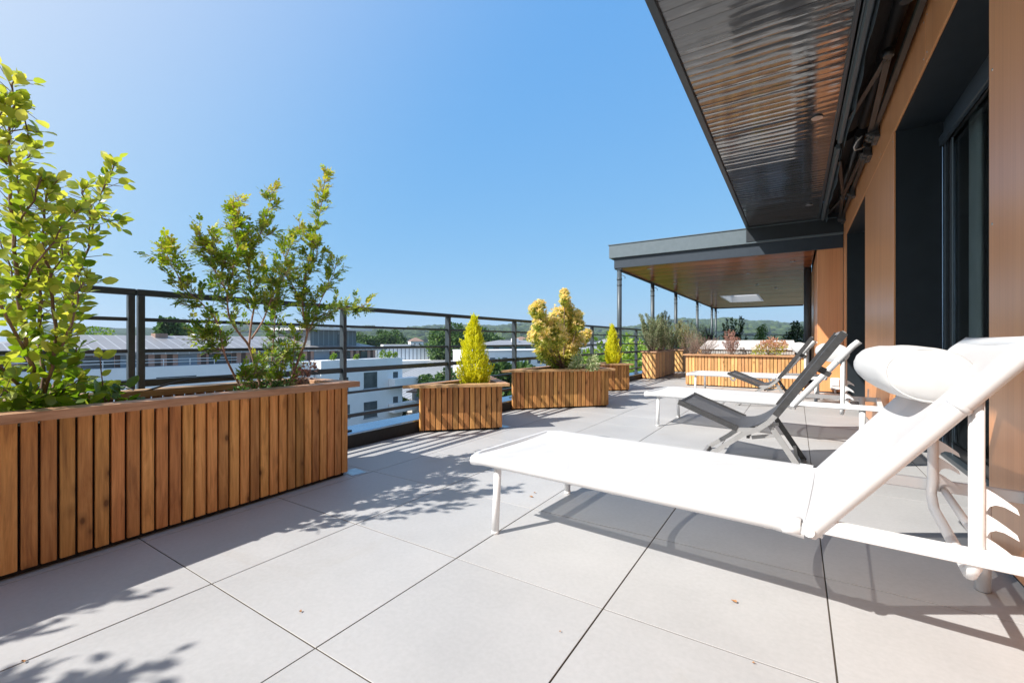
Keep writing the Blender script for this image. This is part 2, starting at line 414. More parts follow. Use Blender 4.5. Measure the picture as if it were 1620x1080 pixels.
# ================================================================ OWN BUILDING
bld = thing('penthouse_building', 'wood clad penthouse wall with dark sliding doors and glossy grey ceiling eaves', 'building', (0.643, 2.3, 0))
def on(mb, name, m, parent): # build in world coordinates under a moved root
    o = mb.build(name, m, parent)
    p = parent; off = Vector((0,0,0))
    while p is not None: off += p.location; p = p.parent
    o.location = -off
    return o
WX = 0.643
pn = MB()
def panel(x0,x1,y0,y1,z0,z1): pn.box(x0,x1,y0+0.003,y1-0.003,z0+0.003,z1-0.003,bev=0.0015)
for a,b_ in ((-4,-1.4),(-1.4,0.05),(0.05,1.28),(1.28,2.50)): panel(WX,WX+.012,a,b_,0.02,2.48)
panel(WX,WX+.012,4.53,6.25,0.02,2.48); panel(WX,WX+.012,8.47,8.90,0.02,2.48)
for a,b_ in ((-4,-1.3),(-1.3,1.1),(1.1,3.52),(3.52,5.2),(5.2,6.95),(6.95,8.90)): panel(WX,WX+.012,a,b_,2.48,3.12)
on(pn, 'wall_cladding', M['panel'], bld)
pw = MB()
pw.box(0.30, 0.640, 8.93, 8.942, 0.02, 2.40, bev=.0015)
for a,b_ in ((8.946,10.2),(10.206,11.4),(11.406,12.6)): pw.box(0.296,0.308,a,b_,0.02,2.42,bev=.0015)
on(pw, 'porch_side_cladding', M['panel'], bld)
core = MB()
core.box(-0.745, 0.655, 8.8405, 8.848, 2.60, 3.12)
core.box(WX+.0135, 1.0, -4, 2.498, 0, 3.1); core.box(WX+.0135, 1.0, 4.532, 6.248, 0, 3.1)
core.box(WX+.0135, 1.0, 8.472, 8.925, 0, 3.1)
core.box(WX+.0135, 1.0, 2.4985, 4.5315, 2.483, 3.1); core.box(WX+.0135, 1.0, 6.2485, 8.4715, 2.483, 3.1)
core.box(0.3095, 1.0, 8.9435, 12.6, 0, 2.9)
on(core, 'window_reveal', M['navy'], bld)
for y, zs in [(y,(0.12,0.72,1.3,1.9,2.42)) for y in (2.46,1.32,4.57,6.21)]+[(y,(2.53,2.75)) for y in (3.48,3.56,5.16,5.24,6.91,6.99)]:
    for z in zs: on(MB().tube([(WX-.002,y,z),(WX+.004,y,z)], 0.005, 8), 'screw_head', M['steel'], bld)
o = MB().box(WX-.006, WX, 5.92, 5.99, 0.245, 0.345, bev=.003); o.box(WX-.009,WX-.006,5.935,5.975,0.262,0.328,bev=.002); on(o, 'wall_outlet', M['steel'], bld)
o = MB().box(0.47, 0.60, 8.85, 8.928, 0.06, 0.25, bev=.012); o.box(0.485,0.585,8.838,8.85,0.12,0.235,bev=.008); o.tube([(0.535,8.88,0.0),(0.535,8.88,0.06)],0.015,8)
on(o, 'outdoor_socket', M['white'], bld)
# interior
rm = MB()
rm.box(1.0, 5.0, 1.0, 1.05, 0, 2.9); rm.box(1.0, 5.0, 8.9, 8.92, 0, 2.9); rm.box(5.0, 5.1, 1.0, 8.92, 0, 2.9)
rm.box(1.0, 5.0, 1.051, 8.899, -.03, -.004); rm.box(1.0,5.0,1.051,8.899,2.62,2.7)
on(rm, 'room_interior', M['room'], bld)
def door(y0, y1, lab):
    d = thing('sliding_door', None, None, (0.94-0.643, (y0+y1)/2-2.3, 0)); del_ = d; d.parent = bld
    f = MB()
    f.box(0.925, 1.0, y1-0.05, y1-0.001, 0.0, 2.48, bev=.003); f.box(0.925, 1.0, y0+0.001, y0+0.05, 0.0, 2.48, bev=.003)
    f.box(0.925, 1.0, y0+.05, y1-.05, 2.40, 2.482, bev=.003); f.box(0.90, 1.0, y0+.05, y1-.05, 0.001, 0.035, bev=.003)
    f.box(0.90, 0.925, y0+.002, y1-.002, 2.30, 2.37, bev=.004)
    on(f, 'outer_frame', M['anthra'], d)
    f = MB(); f.box(0.915, 0.924, y1-0.030, y1-0.012, 0.0365, 2.29, bev=.002); on(f, 'highlight_strip', M['coping'], d)  # thin pale profiles: the frame's specular streaks put in as lighter colour
    f = MB(); f.box(0.931, 0.939, y1-0.20, y1-0.19, 0.0365, 2.29, bev=.002); on(f, 'highlight_strip', M['anthra_l'], d)
    lf = MB(); ym = (y0+y1)/2
    for (a, c, x) in ((y0+.055, ym+.05, 0.965), (ym-.05, y1-.055, 0.940)):
        lf.box(x, x+.022, a, a+.065, .04, 2.39, bev=.003); lf.box(x, x+.022, c-.065, c, .04, 2.39, bev=.003)
        lf.box(x, x+.022, a+.065, c-.065, .04, .12, bev=.003); lf.box(x, x+.022, a+.065, c-.065, 2.31, 2.39, bev=.003)
    on(lf, 'leaf_frame', M['black'], d)
    gl = MB()
    gl.box(0.974, 0.978, y0+.115, ym-.02, .115, 2.315); gl.box(0.949, 0.953, ym+.02, y1-.115, .115, 2.315)
    on(gl, 'glass_pane', M['glass'], d)
    n = 60
    for (ya, yb) in ((y1-0.33, y1-0.17), (y0+0.1, y0+0.3)):
        vs = []
        for i in range(n+1):
            y = ya+(yb-ya)*i/n; x = 1.045+0.02*math.sin(i*1.15)+0.01*math.sin(i*2.9)
            vs += [(x, y, 0.02), (x, y, 2.5)]
        cu = MB().add(vs, [(2*i,2*i+2,2*i+3,2*i+1) for i in range(n)], True)
        on(cu, 'curtain', M['curtain'], d)
door(2.50, 4.53, ''); door(6.25, 8.47, '')
# roof slab and eaves
rf = MB(); rf.box(-0.745, 5.2, -4.0, 8.84, 3.125, 3.30); rf.box(0.9, 5.2, 8.84, 12.6, 2.905, 3.2)
rf.box(-0.695, 0.30, -4.0, 8.84, 2.93, 3.12)
on(rf, 'roof_slab', M['bitumen'], bld)
def planks(mb, x0, x1, y0, y1, z, w, sag, gap=0.004, seg=10, hole=None):
    y = y0
    while y < y1-1e-3:
        ye = min(y+w, y1); spans = [(x0, x1)]
        if hole and ye > hole[2] and y < hole[3]: spans = [(x0, hole[0]), (hole[1], x1)]
        tl = random.uniform(-.0010, .0010); sg = sag*random.uniform(0.5, 1.5)
        for (xa, xb) in spans:
            m_ = 5; k = max(2, int((xb-xa)/0.3)); vs = []; fs = []
            ph = random.uniform(0, 6)
            for i in range(k+1):
                x = xa+(xb-xa)*i/k
                for q in range(m_+1):
                    u = q/m_; yy = y+gap/2+(ye-y-gap)*u
                    vs.append((x, yy, z-sg*4*u*(1-u)+tl*(u-.5)*2+0.0005*math.sin(x*4+ph)))
            for i in range(k):
                for q in range(m_): fs.append((i*(m_+1)+q, i*(m_+1)+q+1, (i+1)*(m_+1)+q+1, (i+1)*(m_+1)+q))
            mb.add(vs, fs, True)
            mb.box(xa, xb, y+gap/2, ye-gap/2, z+.004, z+.012)
        y = ye
random.seed(5)
sf = MB(); planks(sf, -0.70, 0.30, -3.9, 8.84, 2.87, 0.10, 0.0012); soff = on(sf, 'soffit', M['soffit'], bld)
fa = MB(); fa.box(-0.75,-0.70,-4,4.895,2.845,3.12,bev=.003); fa.box(-0.75,-0.70,4.9,8.838,2.845,3.12,bev=.003)
fa.box(0.30,0.325,-4,8.838,2.85,3.12,bev=.002)
on(fa, 'eaves_trim', M['anthra'], bld)
for y in (1.82, 4.86, 7.9):
    dl = MB(); c = (0.16, y)
    for (r0, r1, z0, z1) in ((0.046,0.036,2.861,2.861),(0.036,0.030,2.861,2.875)):
        vs = []; n = 28
        for i in range(n):
            a = 2*math.pi*i/n; vs += [(c[0]+r0*math.cos(a),c[1]+r0*math.sin(a),z0),(c[0]+r1*math.cos(a),c[1]+r1*math.sin(a),z1)]
        dl.add(vs, [(2*i,2*((i+1)%n),2*((i+1)%n)+1,2*i+1) for i in range(n)], True)
    vs = [(c[0]+.031*math.cos(i*.35),c[1]+.031*math.sin(i*.35),2.873) for i in range(18)]
    dl.add(vs, [tuple(range(18))])
    dl.tube([(c[0],c[1],2.858),(c[0],c[1],2.862)],0.046,24)
    d_ = dl.build('downlight', M['steel'], soff)
lw = MB(); lw.box(-2.95, 5.2, -4, 22.3, -12, -0.21); on(lw, 'lower_storeys', M['wwall'], bld)

# ---------------------------------------------------------------- retractable awnings
def awning(ya, yb, arms, lab):
    t = thing('retracted_awning', lab, 'awning', (0.5, ya, 2.8), 0, 'folded awnings under the eaves')
    f = MB(); f.box(0.345,0.385,ya,yb,2.80,2.865,bev=.008); f.box(0.335,0.345,ya+.02,yb-.02,2.835,2.85,bev=.002); on(f,'front_bar',M['post'],t)
    v = MB(); n = int((yb-ya)/0.06); vs = []
    for i in range(n+1):
        y = ya+(yb-ya)*i/n; w = 0.012*math.sin(y*3.1)+0.006*math.sin(y*9.7)
        vs += [(0.392, y, 2.855), (0.398+w*.4, y, 2.80+w*0.6), (0.402+w, y, 2.755+w)]
    v.add(vs, [q for i in range(n) for q in ((3*i,3*i+3,3*i+4,3*i+1),(3*i+1,3*i+4,3*i+5,3*i+2))], True); on(v,'valance',M['post'],t)
    fb = MB(); n = 10; vs = []
    for i in range(n+1):
        u = i/n; x = .385+(.53-.385)*u; z = 2.865+0.095*u-0.02*math.sin(math.pi*u)
        vs += [(x, ya+.03, z), (x, yb-.03, z)]
    fb.add(vs, [(2*i,2*i+1,2*i+3,2*i+2) for i in range(n)], True); on(fb,'folded_cloth',M['bitumen'],t)
    r = MB(); r.tube([(.545,ya+.03,2.935),(.545,yb-.03,2.935)],0.045,20); on(r,'roller_tube',M['black'],t)
    s_ = MB(); s_.box(.585,.625,ya,yb,2.765,2.805,bev=.005); on(s_,'torsion_bar',M['black'],t)
    for (ys, ye, yf) in arms:
        a = MB(); a.bar((.575,ys,2.775),(.52,ye,2.765),.038,.028); a.bar((.52,ye,2.772),(.40,yf,2.815),.03,.026)
        a.tube([(.52,ye,2.745),(.52,ye,2.795)],.03,12); a.tube([(.575,ys,2.75),(.575,ys,2.80)],.032,12)
        sg = 1 if ye > ys else -1
        for k in range(3): a.tube([(.52+.013*(k-1),ye+sg*.02,2.755),(.52+.013*(k-1),ye-sg*.09,2.75)],.004,6)
        on(a,'folding_arm',M['black'],t)
    for y in (ya+.12, ya+.22, yb-.12, yb-.22, (ya+yb)/2):
        b_ = MB(); b_.box(.575,.641,y-.03,y+.03,2.72,2.86,bev=.006); b_.box(.55,.60,y-.022,y+.022,2.745,2.762,bev=.003)
        b_.tube([(.57,y-.05,2.745),(.57,y+.05,2.745)],.008,8); b_.box(.60,.641,y-.06,y+.06,2.70,2.722,bev=.002)
        on(b_,'wall_bracket',M['dframe'],t)
    return t
awning(-3.2, 5.45, ((1.2,3.28,1.4),(5.25,3.85,4.9)), 'dark folded awning under the eaves above the nearer glass door')
aw = awning(5.60, 8.78, ((5.78,7.30,6.0),(8.6,7.40,8.4)), 'dark folded awning under the eaves beside the porch roof, the farther one')
cb = MB(); cb.tube([(.53,5.35,2.80),(.49,5.38,2.765),(.475,5.45,2.74),(.49,5.53,2.735),(.53,5.56,2.75),(.57,5.57,2.77)],.006,8); on(cb,'cable_loop',M['pvc'],aw)

# ---------------------------------------------------------------- porch canopy
can = thing('porch_canopy', 'flat dark metal porch roof with glossy brown plank ceiling on round grey posts', 'porch roof', (-1.3, 9, 0))
f = MB(); f.box(-3.28, 0.64, 8.85, 8.90, 2.57, 2.835, bev=.004); f.box(-3.30,0.62,8.835,8.905,2.836,2.85,bev=.002)
f.box(-3.28,-3.23,8.905,22.3,2.57,2.835,bev=.004); f.box(-3.30,-3.225,8.906,22.3,2.836,2.85,bev=.002)
on(f, 'fascia', M['anthra_l'], can)
f = MB(); f.box(-3.19, 0.64, 8.905, 8.925, 2.36, 2.60, bev=.003); f.box(-3.19,-3.155,8.926,22.25,2.34,2.60,bev=.003)
f.box(-3.155,0.25,22.2,22.25,2.34,2.60,bev=.003)
on(f, 'beam', M['beam'], can)
H = (-2.15,-1.05,16.3,19.2)
f = MB(); planks(f, -3.15, 0.26, 8.93, 22.2, 2.375, 0.12, 0.0012, gap=.010, hole=H); on(f, 'ceiling', M['porch'], can)
f = MB(); f.box(-3.22,H[0],8.93,22.28,2.61,2.83); f.box(H[1],0.29,8.93,22.28,2.61,2.83)
f.box(H[0],H[1],8.93,H[2],2.61,2.83); f.box(H[0],H[1],H[3],22.28,2.61,2.83); on(f, 'roof_deck', M['bitumen'], can)
sk = mat('skylight_glazing', (0.8,0.84,0.86), 0.3); 
tl_ = N(sk,'ShaderNodeBsdfTranslucent'); ms_ = N(sk,'ShaderNodeMixShader'); ms_.inputs[0].default_value=.75
L(sk,B(sk).outputs[0],ms_.inputs[1]); L(sk,tl_.outputs[0],ms_.inputs[2]); L(sk,ms_.outputs[0],sk.node_tree.nodes['Material Output'].inputs[0])
f = MB(); f.box(H[0]+.03,H[1]-.03,H[2]+.03,H[3]-.03,2.60,2.605); skl = on(f,'skylight',sk,can)
f = MB(); ym = (H[2]+H[3])/2
f.box(H[0]-.02,H[0]+.03,H[2],H[3],2.365,2.60); f.box(H[1]-.03,H[1]+.02,H[2],H[3],2.365,2.60)
f.box(H[0]+.03,H[1]-.03,H[2]-.02,H[2]+.03,2.365,2.60); f.box(H[0]+.03,H[1]-.03,H[3]-.03,H[3]+.02,2.365,2.60); f.box(H[0]+.03,H[1]-.03,ym-.04,ym+.04,2.50,2.60)
o = on(f,'skylight_frame',M['wwall'],can)
for y in (8.97, 11.5, 14.1, 17.6, 21.0, 22.1):
    p = MB(); p.tube([(-3.1,y,0.12),(-3.1,y,2.35)],.048,20); p.box(-3.17,-3.03,y-.07,y+.07,.128,.14,bev=.003)
    p.box(-3.16,-3.04,y-.06,y+.06,2.325,2.34,bev=.002)
    p.tube([(-3.05,y,2.22),(-3.0,y,2.20),(-2.975,y,2.17),(-2.985,y,2.14)],.007,8); p.tube([(-3.1,y,2.12),(-3.1,y,2.16)],.054,16); p.tube([(-3.1,y,2.0),(-3.1,y,2.03)],.053,16)
    on(p,'post',M['post'],can)
p = MB(); p.tube([(.20,11.0,0.0),(.20,11.0,2.37)],.068,24); p.box(.11,.29,10.91,11.09,.001,.012,bev=.002); on(p,'post',M['post'],can)
for (x,y) in ((-2.6,9.4),(-0.9,11.2),(-0.9,13.6),(-0.5,14.8),(-2.7,12.2),(-0.05,10.0)):
    p = MB(); p.tube([(x,y,2.362),(x,y,2.372)],.045,20); on(p,'downlight',M['steel'],can)

# ---------------------------------------------------------------- parapet curb and railing
pc = thing('parapet_curb', 'low black roof edge curb with pale blue metal coping under the railing', 'parapet', (-3.05, 9, 0))
f = MB(); f.box(-3.21,-2.957,-4,22.4,-.2,.098); f.box(-2.957,0.3,22.42,22.62,-.2,.098); on(f,'upstand',M['bitumen'],pc)
f = MB()
for a in range(-4, 22, 2): f.box(-3.235,-2.962,a+.002,min(a+1.998,22.4),.10,.118,bev=.003); f.box(-3.235,-3.222,a+.002,a+1.998,-.06,.098)
f.box(-3.235,0.3,22.405,22.64,.10,.118,bev=.003)
on(f,'coping',M['coping'],pc)
RX = -3.08
rl = thing('railing', 'dark metal balustrade with horizontal bars along the terrace edge', 'railing', (RX, 9, 0))
posts = [-2.95,-1.65,-0.35,0.912,0.956,2.27,3.55,4.85,6.15,7.45,8.75,10.05,11.35,12.65,13.95,15.25,16.55,17.85,19.15,20.45,21.75]
for y in posts:
    p = MB(); p.box(RX-.034,RX+.022,y-.006,y+.006,.118,1.098,bev=.0015); p.box(RX+.0222,RX+.030,y-.015,y+.015,.118,1.098,bev=.0015)
    p.box(RX-.05,RX+.05,y-.05,y+.05,.1185,.128,bev=.002); on(p,'post',M['anthra'],rl)
rails = [(1.115,.034,.05),(.965,.020,.034),(.79,.020,.034),(.61,.040,.034),(.425,.020,.034),(.235,.030,.034)]
for k,(z,h,w) in enumerate(rails):
    p = MB()
    if k == 0:
        for a,c in ((-3.0,.933),(.936,22.3)): p.box(RX-w/2,RX+w/2,a,c,z-h/2,z+h/2,bev=.004)
    else:
        for a,c in zip(posts[:-1],posts[1:]):
            if c-a < .2: continue
            p.box(RX-w/2,RX+w/2-.004,a+.0125,c-.0125,z-h/2,z+h/2,bev=.003)
    on(p,'rail',M['anthra'],rl)
re = thing('end_railing', 'dark metal balustrade across the far end of the terrace', 'railing', (-1.4, 22.5, 0))
for x in (-3.0,-1.9,-0.8,0.25): on(MB().box(x-.02,x+.02,22.49,22.55,.118,1.1),'post',M['anthra'],re)
for (z,h,w) in rails: on(MB().box(-3.05,0.3,22.5,22.54,z-h/2,z+h/2),'rail',M['anthra'],re)

# ---------------------------------------------------------------- planters
def offset(poly, d):
    n = len(poly); out = []
    for i in range(n):
        p0 = Vector(poly[i-1]); p1 = Vector(poly[i]); p2 = Vector(poly[(i+1)%n])
        e1 = (p1-p0).normalized(); e2 = (p2-p1).normalized()
        n1 = Vector((e1.y,-e1.x)); n2 = Vector((e2.y,-e2.x))
        b_ = (n1+n2); b_.normalize(); k = d/max(0.3, b_.dot(n1))
        out.append((p1.x+b_.x*k, p1.y+b_.y*k))
    return out
def planter(lab, poly, h, pitch, wood, rimm, group=None, over=.045, rw=.10, seed=1, soilmat='soil', cat='planter', rimt=.026, plinth=.02):
    """poly counter-clockwise footprint; slats on every side, rim boards, liner, soil"""
    random.seed(seed)
    cx = sum(p[0] for p in poly)/len(poly); cy = sum(p[1] for p in poly)/len(poly)
    t = thing('wooden_planter', lab, cat, (cx,cy,0), 0, group)
    q = [(x-cx,y-cy) for x,y in poly]; n = len(q)
    hb = h-rimt
    s_ = MB()
    for i in range(n):
        a = Vector((*q[i],0)); b_ = Vector((*q[(i+1)%n],0)); d = b_-a; Ln = d.length; d.normalize(); nn = Vector((d.y,-d.x,0))
        k = max(1, round(Ln/pitch)); pw_ = Ln/k
        for j in range(k):
            c = a + d*(pw_*(j+.5)) - nn*.011 + nn*random.uniform(-.0008,.0008)
            wd = pw_-.0085; ang = math.atan2(d.y,d.x)
            s_.box(c.x-wd/2,c.x+wd/2,c.y-.009,c.y+.009,plinth+random.uniform(-.002,.002),hb-.001,rot=ang,c=(c.x,c.y),bev=.0022)
    s_.build('slat_cladding', wood, t)
    o = offset(q,-.022)
    MB().prism(o,.002,hb-.03).build('liner', M['liner'], t)
    out = offset(q,over); inn = offset(q,over-rw); r_ = MB()
    for i in range(n):
        j=(i+1)%n; e = Vector(out[j])-Vector(out[i]); e.normalize(); e *= .0015
        a,b_,c,d_ = Vector(out[i])+e, Vector(out[j])-e, Vector(inn[j])-e, Vector(inn[i])+e
        dz = random.uniform(-.001,.001)
        vs = []
        for z in (hb+dz, h-.004+dz): vs += [(a.x,a.y,z),(b_.x,b_.y,z),(c.x,c.y,z),(d_.x,d_.y,z)]
        m_ = (a+b_+c+d_)/4
        for p_ in (a,b_,c,d_):
            w = (m_-p_); w.normalize(); w *= .004; vs.append((p_.x+w.x,p_.y+w.y,h+dz))
        r_.add(vs, [(3,2,1,0),(0,1,5,4),(1,2,6,5),(2,3,7,6),(3,0,4,7),(4,5,9,8),(5,6,10,9),(6,7,11,10),(7,4,8,11),(8,9,10,11)])
    r_.build('rim_board', rimm, t)
    # soil surface
    o2 = offset(q,-.03); m_ = MB(); N_ = 14
    xs = [p[0] for p in o2]; ys = [p[1] for p in o2]
    x0_,x1_,y0_,y1_ = min(xs),max(xs),min(ys),max(ys)
    zz = hb-.02
    m_.prism(o2, hb-.029, zz)
    for _ in range(int(400*max(.3,(x1_-x0_)*(y1_-y0_)))):
        x = random.uniform(x0_,x1_); y = random.uniform(y0_,y1_)
        ins = all(((o2[(i+1)%n][0]-o2[i][0])*(y-o2[i][1])-(o2[(i+1)%n][1]-o2[i][1])*(x-o2[i][0])) > 0.012 for i in range(n))
        if not ins: continue
        r = random.uniform(.006,.018); z = zz+random.uniform(-.004,.006)
        p_ = [(x+r*random.uniform(.6,1)*math.cos(a),y+r*random.uniform(.6,1)*math.sin(a),z) for a in (0,1.25,2.5,3.8,5.0)]+[(x,y,z+r*.8)]
        m_.add(p_,[(0,1,5),(1,2,5),(2,3,5),(3,4,5),(4,0,5)])
    m_.build('soil', M[soilmat], t)
    return t
PG = 'slatted wooden planters on the terrace'
P1 = planter('longest brown slatted planter in the foreground, holding the two tall shrubs', [(-2.27,-2.0),(-2.386,1.80),(-2.88,1.80),(-2.88,-2.0)], .59, .0505, M['wood'], M['rimx'], PG, over=.05, rw=.105, seed=1, rimt=.034)
PA = planter('small slatted corner planter with one yellow conifer, nearest the long planter', [(-2.37,3.52),(-2.93,4.05),(-2.93,2.97)], .445, .054, M['wood'], M['rim_x'], PG, seed=2, over=.06)
PB = planter('wide slatted corner planter holding the round golden shrub', [(-2.04,5.50),(-2.93,6.30),(-2.93,4.56)], .495, .054, M['wood'], M['rim_x'], PG, seed=3, over=.06)
PC = planter('small slatted corner planter with a yellow conifer beside the first porch post', [(-2.40,7.47),(-2.93,8.0),(-2.93,6.94)], .465, .054, M['wood'], M['rim_x'], PG, seed=4, over=.05)
PD = planter('tall square ended planter full of grey green olive shrubs under the porch edge', [(-2.93,10.0),(-2.63,10.0),(-2.66,12.0),(-2.93,12.0)], .62, .075, M['wood_l'], M['rimx'], PG, seed=5, over=.03,rw=.07)
PD2 = planter('tall planter behind the olive planter, half hidden in its shadow', [(-2.93,12.75),(-2.62,12.75),(-2.55,14.4),(-2.93,14.4)], .62, .075, M['wood_l'], M['rimx'], PG, seed=6, over=.03,rw=.07)
PE = planter('long orange slatted planter standing across the terrace behind the loungers', [(-1.80,9.02),(0.12,9.02),(0.12,9.55),(-1.80,9.55)], .60, .056, M['wood_l'], M['rim_x'], PG, seed=7, over=.04, soilmat='mulch')
PF = planter('low distant planter with bark mulch beside the white slanted lid', [(-2.75,15.6),(-2.1,15.6),(-2.1,16.4),(-2.75,16.4)], .66, .08, M['wood_l'], M['rim_x'], PG, seed=8, soilmat='mulch')
# flat steel trays that stick out under two planters
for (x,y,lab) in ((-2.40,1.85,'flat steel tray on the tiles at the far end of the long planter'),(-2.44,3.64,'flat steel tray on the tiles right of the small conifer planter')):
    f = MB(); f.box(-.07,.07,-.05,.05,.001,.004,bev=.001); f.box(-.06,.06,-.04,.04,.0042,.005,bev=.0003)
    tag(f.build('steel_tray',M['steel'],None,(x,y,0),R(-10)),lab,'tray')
# irrigation hose
hs = thing('irrigation_hose','thin black hose arching over the soil of the long planter with a white clip','hose',(-2.7,1.0,.56))
f = MB(); pts=[]
for i in range(25):
    u=i/24; pts.append((-0.14+0.10*u, -0.16+1.05*u*.75, .005+.075*math.sin(math.pi*min(1,u*1.15))**1.0))
f.tube(pts,.005,8); f.tube([(-.30,-.25,-.02),(-.29,-.2,.04),(-.25,-.15,.05),(-.19,-.13,.03),(-.14,-.16,.0)],.005,8); f.build('hose',M['black'],hs)
f = MB(); f.tube([(-.155,-.20,-.002),(-.13,-.12,.012)],.009,8); f.box(-.16,-.14,-.15,-.11,.0,.03,bev=.003); f.build('clip',M['white'],hs)

# ================================================================ LOUNGERS
SW = .335      # half width to tube centre
SZ = .315      # tube centre height
TR = .019
BA = R(51.5); BL = .66
def sling_profile(w, r, sag, n=12):
    """cross section: under the left tube, round it, across with sag, round the right tube"""
    pts = []
    for k in range(7):
        a = R(300-k*30*1.0)          # from below-inside round the outside to the top
        pts.append((-w+r*math.cos(a)*1.0, r*math.sin(a)))
    pts = [(-w+r*math.cos(R(a)), r*math.sin(R(a))) for a in (-60,-100,-140,180,140,110,90)]
    m_ = []
    for k in range(1,n):
        u = k/n; m_.append((-w+2*w*u, r-sag*4*u*(1-u)))
    q = [(-x, z) for x, z in reversed(pts)]
    return pts+m_+q
def make_lounger():
    t = thing('sun_lounger','','sun lounger')
    r = TR+.004
    # seat frame: rounded tube loop
    f = MB(); rc=.05; x0=-1.255
    loop = [(.0,-SW,SZ),(x0+rc,-SW,SZ),(x0+rc*.3,-SW+rc*.3,SZ),(x0,-SW+rc,SZ),(x0,SW-rc,SZ),(x0+rc*.3,SW-rc*.3,SZ),(x0+rc,SW,SZ),(.0,SW,SZ)]
    f.tube(loop,TR,14); f.build('seat_frame',M['white'],t)
    # seat fabric
    def fabric(sag, xs, place, name):
        f = MB(); pr = None; vs=[]; n=0
        for i,x in enumerate(xs):
            e = min(1,(i)/2.0, (len(xs)-1-i)/2.0+.6)
            pr = sling_profile(SW, r, sag*(.45+.55*math.sin(math.pi*i/(len(xs)-1)))); n=len(pr)
            for (y,z) in pr: vs.append(place(x,y,z))
        f.add(vs,[(i*n+k,(i+1)*n+k,(i+1)*n+k+1,i*n+k+1) for i in range(len(xs)-1) for k in range(n-1)],True)
        return f.build(name,M['sling'],t)
    xs = [-1.262+ (1.262+.008)*i/16 for i in range(17)]
    def place_seat(x,y,z):
        # rounded foot corners
        if x < -1.2:
            d = (-1.2-x)/.062; y = y*(1-.045*d*d); z = z-.012*d*d
        if x > -.05: z -= .006*((x+.05)/.05)**2
        return (x,y,SZ+z)
    fabric(.014,xs,place_seat,'seat_sling')
    # foot hem rolled round the cross bar
    f = MB(); n=9; vs=[]
    prof=[(x0+ (r)*math.cos(R(a)), r*math.sin(R(a))) for a in (70,100,130,160,190,220,250,280)]
    ys=[-.30+.60*i/10 for i in range(11)]
    for y in ys:
        for (x,z) in prof: vs.append((x,y,SZ+z-.002))
    n=len(prof); f.add(vs,[(i*n+k,i*n+k+1,(i+1)*n+k+1,(i+1)*n+k) for i in range(10) for k in range(n-1)],True); f.build('foot_hem',M['sling'],t)
    # backrest frame and fabric
    cb_, sb = math.cos(BA), math.sin(BA)
    def pb(x,y,z): return (.03+x*cb_-z*sb, y, SZ+.005+x*sb+z*cb_)
    f = MB()
    loop=[pb(-.02,-SW,0),pb(BL-.04,-SW,0),pb(BL-.012,-SW+.015,0),pb(BL,-SW+.05,0),pb(BL,SW-.05,0),pb(BL-.012,SW-.015,0),pb(BL-.04,SW,0),pb(-.02,SW,0)]
    f.tube(loop,TR,14); f.build('back_frame',M['white'],t)
    xs=[-.022+(BL+.037)*i/14 for i in range(15)]
    def place_back(x,y,z):
        if x > BL-.05:
            d=(x-BL+.05)/.065; z-=.008*d*d
        return pb(x,y,z)
    fabric(.018,xs,place_back,'back_sling')
    f = MB()
    for s_ in (-1,1):
        c=[]
        f.tube([pb(BL*.70,s_*SW,0),pb(BL*.70+.012,s_*SW,0)],r+.004,16)
    # hinge lugs
    for s_ in (-1,1):
        h=MB(); h.tube([(-.045,s_*SW,SZ),(.0,s_*SW,SZ)],r+.003,14); h.tube([(.02,s_*(SW-.03),SZ),(.02,s_*(SW+.03),SZ)],.014,12); h.plate([(-.03,-.022),(.05,-.022),(.05,.018),(-.03,.018)],(0,s_*(SW-.012),SZ),(1,0,0),(0,0,1),.008)
        h.build('hinge',M['white'],t)
        c=MB(); c.tube([pb(BL*.70,s_*SW,0),pb(BL*.70+.012,s_*SW,0)],r+.003,16); c.build('sleeve_seam',M['sling'],t)
        # base rail
        b_=MB(); b_.box(.03,.60,s_*SW-.009,s_*SW+.009,SZ-.005,SZ+.035,bev=.003); b_.build('base_rail',M['white'],t)
        # front leg
        l=MB(); l.tube([(-1.13,s_*(SW-.035),SZ-.012),(-1.13,s_*(SW-.015),.012)],.0165,14); l.tube([(-1.13,s_*(SW-.015),.0),(-1.13,s_*(SW-.015),.013)],.0175,14); l.build('leg',M['white'],t)
        # rear leg
        l=MB(); l.tube([(.475,s_*(SW-.03),SZ+.03),(.475,s_*(SW-.02),.004)],.021,16); l.build('leg',M['white'],t)
        # ratchet plate with hooks
        poly=[(0,-.03),(0,.150),(.010,.156),(.018,.148)]
        for z0 in (.108,.048,-.008): poly+=[(.018,z0+.026),(.034,z0+.016),(.052,z0+.002),(.068,z0-.012),(.072,z0-.026),(.062,z0-.020),(.048,z0-.012),(.034,z0-.010),(.024,z0-.016),(.018,z0-.030)]
        h=MB(); h.plate([(x*1.0,z) for x,z in poly],(.35,s_*(SW-.016),SZ+.045),(1,0,0),(0,0,1),.006); h.build('ratchet_plate',M['white'],t)
    l=MB(); l.box(-1.15,-1.11,-SW+.04,SW-.04,SZ-.030,SZ-.016,bev=.004); l.build('leg_crossbar',M['white'],t)
    for xc in (-.62,-.10):
        l=MB(); l.tube([(xc+.02*0,y,SZ-.012-.085*(1-(y/(SW-.02))**2)) for y in [(-SW+.02)+(2*SW-.04)*i/14 for i in range(15)]],.012,10); l.build('spreader_bow',M['white'],t)
    l=MB(); l.box(.57,.602,-SW+.0095,SW-.0095,SZ-.005,SZ+.035,bev=.003); l.build('end_crossbar',M['white'],t)
    # U shaped back support
    u=MB(); xt=.352; zt=SZ+(.352-.03)*math.tan(BA)-.01
